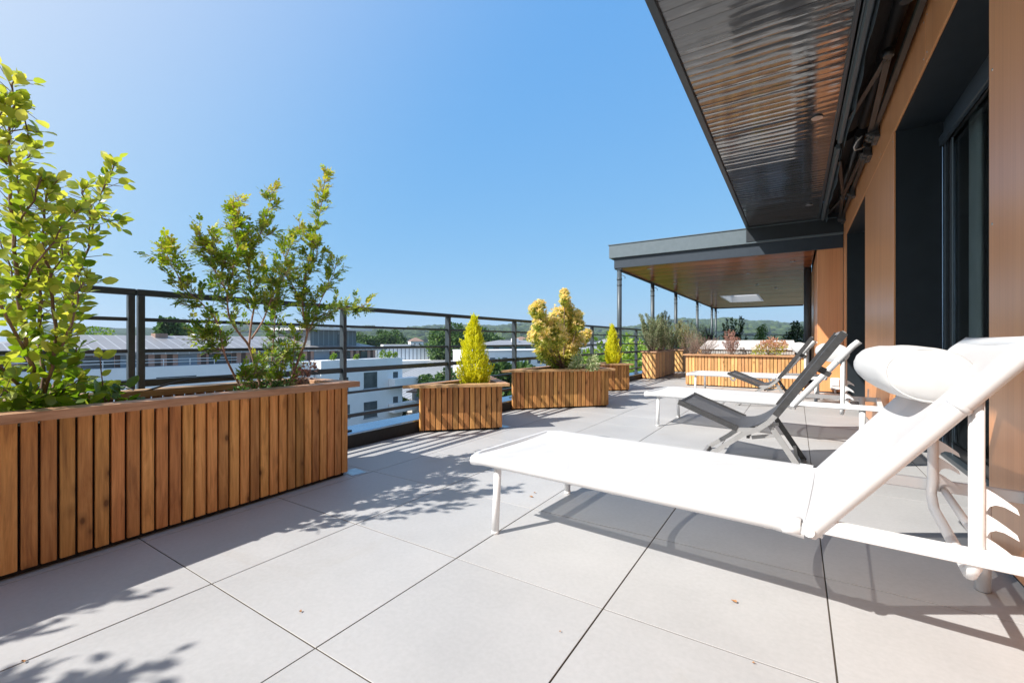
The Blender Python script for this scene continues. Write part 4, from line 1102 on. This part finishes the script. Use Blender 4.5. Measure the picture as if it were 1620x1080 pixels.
for i,(px_,py_,X,lab) in enumerate(((912,578,-2.35,'small cream edged bush tucked against the right side of the golden shrub'),(937,578,-2.18,'small cream edged bush at the right corner of the wide corner planter'))):
    q=atX(px_,py_,X); bush('variegated_bush',lab,'shrub',Vector((q.x,q.y,.47)),[(0,0,.07,.085),(.0,.03,.14,.065),(-.03,-.02,.04,.06)],LM['varieg'],M['twig'],620,.030,.5,80+i,group='cream edged bushes')
# --- olive like shrubs
def airy(name,label,cat,loc,h,w,d,matl,stemmat,nst,seed,Ln=.030,W=.28,group=None,lpm=75,lean=.25,bare=.12,r=.004):
    random.seed(seed); root=thing(name,label,cat,tuple(loc),0,group); S=MB(); Lf=MB()
    for k in range(nst):
        a=random.uniform(0,6.28); e=Vector((w*math.cos(a)*random.random()**.5,d*math.sin(a)*random.random()**.5,h*random.uniform(.45,1)*(1-.0)))
        b_=Vector((e.x*.25,e.y*.25,0)); m1=b_.lerp(e,.5)+Vector((random.gauss(0,.03),random.gauss(0,.03),h*.06))
        path=smooth_path([b_,m1,e],5); stem(S,path,r,.0012,5)
        nl=int(lpm*e.length); m_=len(path)
        for j in range(nl):
            u=bare+(1-bare)*random.random()**.8; f=u*(m_-1); i=min(int(f),m_-2); p=path[i].lerp(path[i+1],f-i); dd=(path[i+1]-path[i]).normalized()
            td=(rdir()+dd*.8).normalized(); q=p+td*random.uniform(0,.07)*(1.15-u)
            leaf4(Lf,q,(td+rdir()*.5+Vector((0,0,.3))).normalized(),rdir(),Ln*random.uniform(.7,1.4),Ln*W)
            if j%3==0: S.tube([p,q],.0009,3,caps=False)
    S.build('stems',stemmat,root)
    if lpm: Lf.build('foliage',matl,root)
    return root
GO='olive like shrubs under the porch edge'
airy('olive_shrub','grey green olive shrub in the front of the tall square planter','shrub',(-2.78,10.25,.6),.92,.30,.30,LM['olive'],M['twig'],58,91,group=GO,lpm=210)
airy('olive_shrub','grey green olive shrub in the middle of the tall square planter','shrub',(-2.76,11.0,.6),.98,.30,.38,LM['olive'],M['twig'],58,92,group=GO,lpm=210)
airy('olive_shrub','grey green olive shrub at the rear end of the tall square planter','shrub',(-2.72,11.7,.6),.70,.30,.32,LM['olive'],M['twig'],44,93,group=GO,lpm=190)
airy('yellowing_shrub','olive shrub with yellowing leaves in the shadowed tall planter','shrub',(-2.70,13.2,.6),.85,.30,.38,LM['olivey'],M['twig'],50,94,lpm=95)
airy('brownish_shrub','greyish brown fine twigged shrub at the back of the shadowed planter','shrub',(-2.55,14.2,.6),.78,.34,.34,LM['olive'],M['twig'],60,95,lpm=80)
airy('dry_heather','almost bare grey brown heather at the left end of the orange planter','shrub',(-1.48,9.25,.575),.36,.30,.20,LM['red'],M['twig'],95,96,lpm=40,Ln=.012,r=.0018)
airy('dry_twigs','leafless tan twigs spreading over the left corner of the orange planter','shrub',(-1.72,9.30,.575),.48,.20,.20,LM['red'],M['twig'],60,97,lpm=8,Ln=.012,r=.0018)
airy('red_nandina','slender reddish leaved shrub in the middle of the orange planter','shrub',(-1.03,9.28,.575),.50,.16,.13,LM['red'],M['twig'],26,98,lpm=170,Ln=.022,W=.45,r=.0025)
def tf(dr,k,p): return min(1,max(.03,.15+p.z*2.6+random.gauss(0,.15)))
bush('pink_and_lime_shrub','bushy shrub, lime below and pinkish on top, right part of the orange planter','shrub',Vector((-.42,9.25,.575)),[(-.17,-.02,.09,.11),(.0,.0,.17,.13),(.15,.0,.13,.12),(.05,.0,.26,.09),(.22,.02,.20,.08),(-.08,0,.20,.08)],LM['mixred'],M['twig'],1300,.034,.42,99,tintf=tf)
# phormium in pot
def phormium():
    random.seed(17); root=thing('strap_leaf_plant','dark strap leaved plant with one long arching blade, in a pot behind the heather','plant',(-2.02,13.2,0))
    p=MB(); p.tube([(0,0,0),(0,0,.46)],[.17,.22],20); p.build('pot',M['black'],root)
    Lf=MB()
    for k in range(34):
        a=random.uniform(0,6.28); ln=random.uniform(.55,.95); sp_=random.uniform(.1,.55); w=.028; vs=[]
        if k==0: a=-.35; ln=1.05; sp_=.9
        o2=Vector((math.cos(a),math.sin(a),0)); sd=Vector((-math.sin(a),math.cos(a),0))
        for i in range(9):
            u=i/8; c=Vector((0,0,.46))+o2*(sp_*ln*u*u)+Vector((0,0,ln*(u-.35*sp_*u**3)))
            ww=w*(1-u**2)*.5+.001; vs+=[c-sd*ww,c+o2*.004,c+sd*ww]
        Lf.add(vs,[q for i in range(8) for q in ((3*i,3*i+1,3*i+4,3*i+3),(3*i+1,3*i+2,3*i+5,3*i+4))],True)
    Lf.build('blades',LM['phorm'],root)
phormium()
def potted(name,label,loc,lobes,matl,seed,n,Ln,W,hpot=.42,rp=.22):
    r=bush(name,label,'potted plant',Vector((loc[0],loc[1],0)),[(x,y,z+hpot,rr) for x,y,z,rr in lobes],matl,M['bark'],n,Ln,W,seed,base=(0,0,hpot-.02))
    p=MB(); p.tube([(0,0,.001),(0,0,hpot)],[rp*.8,rp],20); p.build('pot',M['anthra'],r); return r
potted('upright_evergreen','mid green upright evergreen beyond the white slanted lid',(-.95,16.6),[(0,0,.30,.24),(0,0,.60,.22),(.02,0,.85,.15),(.05,0,1.02,.08),(-.08,0,.95,.07)],LM['mid'],110,1500,.05,.5,hpot=.30)
potted('dark_evergreen','dark glossy evergreen right of the white slanted lid by the round post',(-.02,13.9),[(0,0,.30,.26),(-.05,0,.60,.24),(.05,0,.85,.17),(.0,0,1.02,.09)],LM['dark'],111,1500,.06,.55,hpot=.26)
airy('dark_tall_shrub','thin dark green shrub rising behind the red leaved one, past the white lid','shrub',(-1.85,17.3,0),1.75,.42,.3,LM['dark'],M['twig'],26,112,lpm=60,Ln=.07,W=.5)

# ================================================================ THE TOWN BEYOND
GZ = -12.0
gm = mat('ground_mix', rough=0.95)
v = coords(gm); n1 = noisen(gm, v, 0.012, 6, 0.6); n2 = noisen(gm, v, 0.35, 4, 0.6)
c = ramp(gm, n1, [(0.38,(0.055,0.085,0.03)),(0.5,(0.12,0.14,0.07)),(0.56,(0.22,0.21,0.19)),(0.7,(0.08,0.11,0.04))])
L(gm, mix(gm, 0.35, c, ramp(gm, n2, [(0.3,(0.04,0.06,0.02)),(0.7,(0.20,0.20,0.15))])), B(gm).inputs['Base Color'])
f = MB(); f.add([(-9000,-9000,GZ),(9000,-9000,GZ),(9000,9000,GZ),(-9000,9000,GZ)],[(0,1,2,3)]); struct('ground', f, gm)
hm = mat('wooded_hill', rough=1.0, spec=0.1)
v = coords(hm, (1,1,1.2)); n2 = noisen(hm, v, 0.0035, 4, 0.55)
vo = N(hm,'ShaderNodeTexVoronoi'); vo.inputs['Scale'].default_value=.065; L(hm, v, vo.inputs['Vector'])
n1 = noisen(hm, v, 0.05, 5, 0.75)
h_ = mth(hm,'ADD', mth(hm,'MULTIPLY', mth(hm,'SUBTRACT', 1.0, vo.outputs['Distance']), .6), mth(hm,'MULTIPLY', n1, .5))
c = ramp(hm, h_, [(0.50,(0.020,0.040,0.018)),(0.70,(0.045,0.080,0.030)),(0.90,(0.10,0.14,0.055))])
L(hm, mix(hm, mth(hm,'MULTIPLY',ramp(hm, n2, [(0.58,(0,0,0)),(0.66,(1,1,1))]),.35), c, (0.17,0.17,0.09)), B(hm).inputs['Base Color'])
bump(hm, h_, 1.0, 6.0)
def hill_h(a, r):
    ridge = 46+30*math.exp(-((a-R(98))/R(12))**2)+16*math.exp(-((a-R(122))/R(7))**2)+16*noise.noise(Vector((a*7,1.3,0)))+9*noise.noise(Vector((a*21,4,0)))
    mid = 22*math.exp(-((r-1300)/260)**2)*(.6+.6*noise.noise(Vector((a*9,7,1))))
    u = min(1,max(0,(r-700)/1900)); return (u*u*(3-2*u))*ridge*1.6+max(0,mid)*.8
def hills():
    mb = MB(); NA = 420; rs = [700,850,1000,1150,1300,1450,1600,1750,1900,2050,2200,2350,2500,2700,2900,3200,3700,4500]
    a0, a1 = R(60), R(170)     # azimuth measured from +X towards +Y
    vs = []
    for r in rs:
        for i in range(NA+1):
            a = a0+(a1-a0)*i/NA; x = r*math.cos(a); y = r*math.sin(a)
            ridge = 46+30*math.exp(-((a-R(98))/R(12))**2)+16*math.exp(-((a-R(122))/R(7))**2)+16*noise.noise(Vector((a*7,1.3,0)))+9*noise.noise(Vector((a*21,4,0)))
            mid = 22*math.exp(-((r-1300)/260)**2)*(.6+.6*noise.noise(Vector((a*9,7,1))))
            u = min(1,max(0,(r-700)/1900)); h = (u*u*(3-2*u))*ridge*1.6+max(0,mid)*.8
            if r > 3200: h *= .7
            h += (3.0+2*u)*noise.noise(Vector((x*.02,y*.02,0)))+2.6*noise.noise(Vector((x*.07,y*.07,3)))
            vs.append((x,y,GZ+max(0 if r>700 else -3,h) if r>700 else GZ-2))
    n=NA+1; fs=[(j*n+i,j*n+i+1,(j+1)*n+i+1,(j+1)*n+i) for j in range(len(rs)-1) for i in range(NA)]
    mb.add(vs,fs,True); struct('hills', mb, hm)
hills()
# distant wood: crowns too many to count, one object
def blob(mb, c, r, h, seed, k=(8,5)):
    nu, nv = k; vs=[]
    for j in range(nv+1):
        t=math.pi*j/nv
        for i in range(nu):
            a=2*math.pi*i/nu; d=Vector((math.cos(a)*math.sin(t),math.sin(a)*math.sin(t),math.cos(t)))
            s_=1+.35*noise.noise(d*1.7+Vector((seed*1.3,0,0)))
            vs.append((c[0]+d.x*r*s_,c[1]+d.y*r*s_,c[2]+h*.5+d.z*h*.5*s_))
    mb.add(vs,[(j*nu+i,(j+1)*nu+i,(j+1)*nu+(i+1)%nu,j*nu+(i+1)%nu) for j in range(nv) for i in range(nu)],False)
wm = mat('wood_crowns', rough=1.0, spec=0.1)
v = coords(wm); n1 = noisen(wm, v, 0.5, 5, 0.7)
c = mix(wm, 0.5, ramp(wm, island(wm), [(0,(0.018,0.036,0.014)),(.6,(0.05,0.085,0.025)),(1,(0.11,0.15,0.045))]), ramp(wm, n1, [(0.3,(0.012,0.025,0.010)),(0.7,(0.09,0.13,0.045))]))
L(wm, c, B(wm).inputs['Base Color']); bump(wm, n1, 1.0, 1.5)
random.seed(123); mb = MB()
for k in range(2600):
    a = R(random.uniform(66,166)); r = 230+850*random.random()**1.1
    if noise.noise(Vector((math.cos(a)*r*.006,math.sin(a)*r*.006,2)))<-.12: continue
    s_ = random.uniform(4,8); blob(mb,(r*math.cos(a),r*math.sin(a),GZ-1),s_,random.uniform(7,12)+(r/900),k)
for k in range(5200):
    a = R(random.uniform(62,160)); r = 1050+1600*random.random()**.8
    if noise.noise(Vector((math.cos(a)*r*.003,math.sin(a)*r*.003,9)))<-.22: continue
    blob(mb,(r*math.cos(a),r*math.sin(a),GZ+hill_h(a,r)-3),random.uniform(9,17),random.uniform(11,18),k,(7,4))
tag(mb.build('distant_wood', wm), kind='stuff')

# --- trees: crowns of leaf clumps with limbs
def tree_mesh(h, r, seed, nl, matl, slim=1.0, leaf=.30):
    random.seed(seed); S=MB(); Lf=MB()
    S.tube([(0,0,0),(.1,.05,h*.3),(0,.1,h*.62)],[h*.03,h*.022,h*.008],8)
    cl=[]
    for k in range(24):
        a=random.uniform(0,6.28); u=random.random(); rr=r*(.25+.6*math.sin(math.pi*(.15+.8*u)))*random.uniform(.5,1)
        c=Vector((rr*math.cos(a),rr*math.sin(a),h*(.28+.62*u*slim))); cl.append((c,r*random.uniform(.25,.45)))
        S.tube([(0,0,h*random.uniform(.2,.5)),tuple(c*.6+Vector((0,0,h*.12))),tuple(c)],[h*.010,h*.006,h*.002],5,caps=False)
    per=nl//len(cl)
    for c,cr in cl:
        for _ in range(per):
            d=rdir(); p=c+d*cr*random.random()**.4*Vector((1,1,.8)).x; p.z=c.z+(p.z-c.z)*.8
            l=leaf*random.uniform(.6,1.4); leaf4(Lf,p,(d+rdir()).normalized(),rdir(.6),l,l*.7)
    return S, Lf
TREES={}
def place_tree(kind, label, px, pybase_or_t, pytop, group=None, name='tree'):
    t_=pybase_or_t; p=at(px,540,t_); top=CAMH+t_*(540-pytop)/700.0; h=top-GZ
    if kind not in TREES:
        par={'round':(10,4.2,201,9000,'tree',1.0,.42),'oval':(10,2.6,202,4200,'tree',1.05,.5),'light':(10,4.0,203,12000,'treel',1.0,.26),'poplar':(10,1.3,204,3000,'tree',1.1,.45)}[kind]
        S,Lf=tree_mesh(par[0],par[1],par[2],par[3],None,par[5],par[6])
        root=thing(name,'','tree'); S.build('trunk',M['bark'],root); Lf.build('crown',LM[par[4]],root); TREES[kind]=root; o=root
    else: o=copy_tree(TREES[kind])
    o['label']=label; o['category']='tree'
    if group: o['group']=group
    s_=h/10.0; o.location=(p.x,p.y,GZ); o.scale=(s_,s_,s_); o.rotation_euler=(0,0,px*.37)
    return o
TL=[('round','big dark broadleaf tree left of the railing post behind the small conifer planter',716,118,513),
    ('round','broad dark tree just right of the big one behind the ribbed hall',752,125,518),
    ('oval','dark tree at the right edge of the louvred wall',700,128,520),
    ('round','round dark tree above the hipped grey roof',780,150,526),
    ('light','bright olive green treetop behind the left end of the long seamed roof',182,70,523),
    ('poplar','narrow dark tree standing up behind the ridge of the long seamed roof',268,75,506),
    ('oval','second narrow tree touching the one behind the seamed ridge',277,80,512),
    ('oval','single pointed dark tree on the far tree line left of centre',606,190,523),
    ('round','rounded olive tree next to the pointed dark one on the tree line',618,180,522),
    ('round','spreading tree on the tree line over the louvred building',575,170,526),
    ('round','low wide tree at the right end of the zinc box roof',560,165,527),
    ('light','sunlit tree seen through the bars left of the tall square planter',992,34,536),
    ('light','bright green tree lower behind the railing beside the first porch post',1003,42,545),
    ('light','leafy tree under the railing between conifer and olive planter',985,30,562),
    ('oval','small dark tree between the white block and the brown roofed house',629,66,618),
    ('oval','dark fir in front of the white building right of the conifer',797,45,572),
    ('oval','second fir standing beside the first in front of the white building',819,46,574),
    ('round','leafy tree behind the small planter conifer left side',700,60,584),
    ('light','tree top between the golden shrub and the second conifer',917,60,556),
    ('round','dark tree on the slope beyond the white building at right',850,150,528),
    ('round','tree behind the porch posts below the hills',1120,130,528),
    ('light','light green tree right of the first porch post beyond the rail',1012,55,540),
    ('round','tree on the horizon between first and second porch posts',1045,120,530),
    ('round','dark tree on the horizon at the left edge of the picture',60,160,528)]
for kd,lab,px_,t_,pt in TL: place_tree(kd,lab,px_,t_,pt,'trees in the town beyond the railing')

# --- buildings
def building(name, label, origin, rz, cat='building', group=None):
    t = thing(name, label, cat, tuple(origin), rz, group); return t
def P_(mb,name,m,par): return mb.build(name,m,par)
# long building parallel to the terrace: local x = away (world -X), y = along world Y
lb = building('long_building','long white building with grey standing seam roof, brown slatted top floor and roof terraces',(-46,0,GZ),0)
f=MB(); f.box(-6,0,-30,41,0,GZ*-1-1.33); f.box(-16,-6.01,-30,41,0,9.9); 
P_(f,'wall',M['wwall'],lb)
f=MB(); f.box(-12,-1.4,-30,40,9.75,11.85); P_(f,'top_floor_slats',M['slatwall'],lb)
for (a,b_) in ((-9,-6.6),(-2,-.2),(3.4,5.6),(8.6,10.4),(13.4,14.8),(17.5,19),(25,26),(31,33)):
    f=MB(); f.box(-1.4,-1.34,a,b_,9.8,11.8); P_(f,'wall_panel',M['bluewall'],lb)
for (a,b_) in ((1,3.2),(11,13),(20,22),(27,29.5),(34,36),(37.6,38.6)):
    f=MB(); f.box(-1.395,-1.36,a,b_,9.8,11.6); P_(f,'window',M['darkwin'],lb)
f=MB()
for z in (11.05,11.3): f.tube([(-.25,-30,z),(-.25,22,z)],.03,5)
for y in range(-30,22,2): f.tube([(-.25,y,10.67),(-.25,y,11.32)],.03,5)
P_(f,'terrace_handrail',M['wwall'],lb)
# hipped seamed roof
ez=11.9; rz_=13.42
f=MB(); E=[(-.6,2.5,ez),(-.6,41.2,ez),(-12.5,41.2,ez),(-12.5,2.5,ez)]; r1=(-6.5,11.5,rz_); r2=(-6.5,36,rz_)
f.add(E+[r1,r2],[(0,1,5,4),(1,2,5),(2,3,4,5),(3,0,4),(0,3,2,1)]); f.box(-.62,-.5,2.5,41.2,ez-.18,ez+.06); P_(f,'roof',M['seam'],lb)
f=MB(); E=[(-1.4,-30,ez),(-1.4,2.2,ez),(-14,2.2,ez),(-14,-30,ez)]; f.add(E+[(-8,-24,12.9),(-8,-1,12.9)],[(0,1,5,4),(1,2,5),(2,3,4,5),(3,0,4),(0,3,2,1)]); P_(f,'roof',M['greyroof'],lb)
for (y,m_) in ((17.2,'tiled'),(20.5,'wwall')):
    f=MB(); f.box(-6.6,-5.6,y,y+1.0,13.1,13.62); P_(f,'roof_hatch',M[m_],lb)
f=MB(); f.tube([(-6.5,22.6,13.4),(-6.5,22.6,15.0)],.05,5); f.tube([(-6.5,22.3,14.8),(-6.5,22.9,14.8)],.03,5); P_(f,'antenna',M['steel'],lb)
# penthouse box
f=MB(); f.box(-9,-2.4,31.2,37.7,11.9,14.2); P_(f,'penthouse',M['boxwall'],lb)
f=MB(); f.box(-9.5,-1.2,30,39.3,14.22,14.5); P_(f,'penthouse_roof',M['flatroof'],lb)
f=MB(); f.box(-2.395,-2.36,34.9,35.5,12.3,13.7); P_(f,'window',M['darkwin'],lb)
# protruding terrace block
f=MB(); f.box(.01,2.2,29.5,41.4,0,10.72); f.box(.01,1.2,25.0,29.3,0,10.6); P_(f,'terrace_block',M['wwall'],lb)
for (y,z,w,h) in ((6.0,9.15,1.8,.32),(11.3,9.5,1.2,.2),(12.9,9.4,1.4,.30),(15.4,9.45,3.0,.32),(3.0,8.2,1.6,.3),(21,9.3,1.4,.3),(-6,9.0,2,.4)):
    f=MB(); f.box(0.0,.03,y,y+w,z,z+h); P_(f,'slot_window',M['darkwin'],lb)
for (y,z,w,h) in ((y-4.4,z,w,h) for (y,z,w,h) in ((33,7.2,1.2,1.5),(36.2,7.2,1.2,1.5),(39.6,7.2,2.0,1.9),(44.2,7.4,.8,1.5),(33,4,1.2,1.5),(36.4,4,1.2,1.5),(39.6,3.6,2.0,1.9),(44.2,4.2,.8,1.5),(39.6,.6,2.0,1.7),(35,1,1.4,1.4))):
    f=MB(); f.box(2.195,2.23,y,y+w,z,z+h); w_=P_(f,'window',M['darkwin'],lb)
    f=MB(); f.box(2.2,2.26,y-.08,y+w+.08,z-.14,z-.01); P_(f,'sill',M['bluewall'],w_)
for (z) in (4.0,7.2):
    f=MB(); f.box(2.25,3.4,39.0,43.0,z-.2,z+.9); P_(f,'balcony',M['wwall'],lb)
for i,(y,s_) in enumerate(((27.6,.5),(31.5,.55),(34.6,.4),(38.6,.7),(39.7,.6),(40.7,.5),(26,.4))):
    bush('terrace_plant',('leafy pot plant on the white roof terrace, '+('first from the left','by the brown slatted wall','below the zinc box','tallest near its right end','next to the tallest','at the far right corner','at its left end')[i]),'plant',Vector((-46+1.5,y,GZ+10.6)),[(0,0,s_*.7,s_*.6),(.1,.1,s_*1.2,s_*.4)],LM['treel'],M['twig'],160,.22,.5,300+i,group='plants on the white roof terrace',twigs=6)
# louvred building
def front_building(name,label,pl,pr,t0,t1,ztop,depth,mw,mr,roofh=0,over=.5,cat='building',hip=True,group=None):
    A_=at(pl,540,t0); B_=at(pr,540,t1); A_.z=B_.z=GZ; d=(B_-A_); w=d.length; rz=math.atan2(d.y,d.x)
    t=building(name,label,(A_.x,A_.y,GZ),rz,cat,group)
    H_=ztop-GZ
    P_(MB().box(0,w,0,depth,0,H_),'wall',M[mw],t)
    f=MB(); o=over
    if roofh>0:
        e=[(-o,-o,H_),(w+o,-o,H_),(w+o,depth+o,H_),(-o,depth+o,H_)]
        q=min(depth/2,w/2.2) if hip else -o
        r_=[(q,depth/2,H_+roofh),(w-q,depth/2,H_+roofh)]
        f.add([(x,y,z+.02) for x,y,z in e]+r_,[(0,1,5,4),(1,2,5),(2,3,4,5),(3,0,4),(0,3,2,1)]); f.box(-o,w+o,-o,-o+.08,H_-.15,H_+.03)
    else: f.box(-o,w+o,-o,depth+o,H_+.002,H_+.25)
    P_(f,'roof',M[mr],t); return t,w,H_
def windows(t,w,rows,cols,x0,x1,z0,z1,ww,wh,m_='darkwin'):
    for r in range(rows):
        for c_ in range(cols):
            x=x0+(x1-x0)*(c_+.5)/cols; z=z0+(z1-z0)*(r+.5)/rows
            P_(MB().box(x-ww/2,x+ww/2,-.04,-.002,z-wh/2,z+wh/2),'window',M[m_],t)
t,w,H_=front_building('louvred_hall','pale hall with vertical white louvres under a flat grey roof behind the roof terrace',596,697,112,118,-1.0,14,'louvre','greyroof',0,.3)
P_(MB().box(0,w,-6,-.01,0,H_-2.9),'podium',M['wwall'],t)
P_(MB().box(2,w*.7,4,12,H_+.26,H_+1.0),'plant_room',M['flatroof'],t); P_(MB().box(w*.55,w*.62,3,4,H_+.26,H_+1.0),'roof_vent',M['darkwin'],t)
# ribbed hall with big sloping roof
A_=at(560,540,84); B_=at(722,540,74); d=B_-A_; w=d.length; rz=math.atan2(d.y,d.x)
t=building('ribbed_hall','large low hall whose pale ribbed roof slopes towards the terrace',(A_.x,A_.y,GZ),rz)
P_(MB().box(.3,w-.3,.3,27,0,2.6),'wall',M['beige'],t)
f=MB(); f.add([(0,0,2.7),(w,0,2.7),(w+6,28,8.3),(-2,28,8.3),(0,0,2.5),(w,0,2.5),(w+6,28,8.1),(-2,28,8.1)],[(0,1,2,3),(7,6,5,4),(0,4,5,1),(1,5,6,2),(2,6,7,3),(3,7,4,0)]); P_(f,'roof',M['seamx'],t)
f=MB(); f.box(w*.62,w*.80,23.5,26.5,8.0,8.5); P_(f,'skylight_hatch',M['darkwin'],t)
# small house with brown roof
t,w,H_=front_building('small_house','small beige house with a brown hipped roof below the ribbed hall',652,745,62,60,-6.1,8,'beige','tiled',1.9,.6,'house')
windows(t,w,1,2,2.4,w-1,H_-2.4,H_-.6,.9,1.2)
P_(MB().box(.4,1.8,-.05,-.002,H_-2.6,H_-.4),'door',M['bluewall'],t)
# garden fence and car park
f=MB(); A_=at(612,540,66); 
fn=thing('garden_fence','dark slatted fence beside the small brown roofed house','fence',(A_.x,A_.y,GZ),R(35))
for z in (.5,1.0,1.5,2.0): f.box(0,9,0,.06,z,z+.2)
for x in range(0,10): f.box(x-.05,x+.05,.07,.17,0,2.3)
P_(f,'fence_panel',M['slatwall'],fn)
# right hand group
t,w,H_=front_building('teal_glazed_building','low building with teal glazed top floor under a wide grey hipped roof',760,905,112,122,-.25,16,'sage','greyroof',1.45,1.6)
windows(t,w,1,5,2,w-2,H_-1.4,H_-.3,1.6,1.0)
P_(MB().box(w*.40,w*.46,4,5.5,H_+.9,H_+1.9),'chimney',M['wwall'],t)
t,w,H_=front_building('white_block','white flat roofed block with small dark windows behind the golden shrub',762,962,84,100,-1.15,14,'wwall','flatroof',0,.1)
windows(t,w,2,11,1,w-1,H_-5.6,H_-.5,1.1,1.3); windows(t,w,1,11,1,w-1,H_-8.6,H_-6.4,1.1,1.3)
t,w,H_=front_building('pale_roof_hall','pale grey roofed hall in front of the white block',742,835,62,66,-4.2,14,'beige','flatroof',.6,.3)
t,w,H_=front_building('grey_gabled_house','grey roofed house right of the golden shrub beyond the railing',918,962,130,138,-.2,12,'beige','greyroof',1.6,.6,'house')
windows(t,w,1,4,1,w-1,H_-2.2,H_-.8,1.3,1.2)
t,w,H_=front_building('brown_walled_house','brown walled house behind the second yellow conifer',930,985,95,98,-1.4,10,'slatwall','greyroof',1.2,.6,'house')
t,w,H_=front_building('red_roofed_house','low red roofed house beneath the wooded hill, behind the golden shrub',812,850,175,178,.4,10,'beige','tiled',2.4,.6,'house')
random.seed(77); HS=[]
hl=['white gabled house among trees far left','pale house left of the zinc box on the horizon','small house in the trees above the louvred hall','white house on the slope right of the big dark tree','little beige house under the hill crest','grey roofed house below the porch roof edge','small white house seen under the porch roof','pale house left of the second porch post']
for i,(px_,t_,zt) in enumerate(((95,150,-1),(30,190,0),(660,260,1),(742,240,1.5),(905,300,2),(968,210,0),(1060,230,1),(1020,180,-1))):
    t,w,H_=front_building('distant_house',hl[i],px_-10,px_+10,t_,t_+3,zt,9,random.choice(['wwall','beige']),random.choice(['tiled','greyroof']),2.2,.4,'house',group='distant houses'); windows(t,w,1,2,1,w-1,H_-2.5,H_-.8,1,1.1)
# planted ledge just under the terrace edge
lt=thing('lower_roof','lower planted roof ledge with pale stone edge just below the terrace','roof',(-12,6,-4.6))
P_(MB().box(-6,8.7,-8,14,-7.4,-.1),'ledge_wall',M['wwall'],lt); P_(MB().box(-5.8,8.7,-7.8,13.8,-.098,0),'gravel_bed',M['gravel'],lt)
random.seed(9); f=MB()
for k in range(9000):
    x=random.uniform(-5.4,6); y=random.uniform(-7,12)
    if noise.noise(Vector((x*.5,y*.5,0)))<-.02: continue
    leaf4(f,Vector((-12+x,6+y,-4.6+random.uniform(0,.35))),rdir(.8),rdir(),.16,.08)
tag(f.build('sedum_planting',LM['treel']),kind='stuff')
road=MB(); road.add([(-44,-60,GZ+.01),(-30,-60,GZ+.01),(-30,120,GZ+.01),(-44,120,GZ+.01)],[(0,1,2,3)]); struct('road',road,M['asph'])

# ---------------------------------------------------------------- distant air
hz = bpy.data.materials.new('air'); hz.use_nodes = True; nt = hz.node_tree; nt.nodes.clear()
vp = nt.nodes.new('ShaderNodeVolumePrincipled'); vp.inputs['Color'].default_value = (0.72,0.86,1.0,1); vp.inputs['Density'].default_value = 0.00016; vp.inputs['Anisotropy'].default_value = 0.2
nt.links.new(vp.outputs[0], nt.nodes.new('ShaderNodeOutputMaterial').inputs['Volume'])
tag(MB().box(-9500,9500,-9500,9500,GZ-1,140).build('haze', hz), kind='stuff')
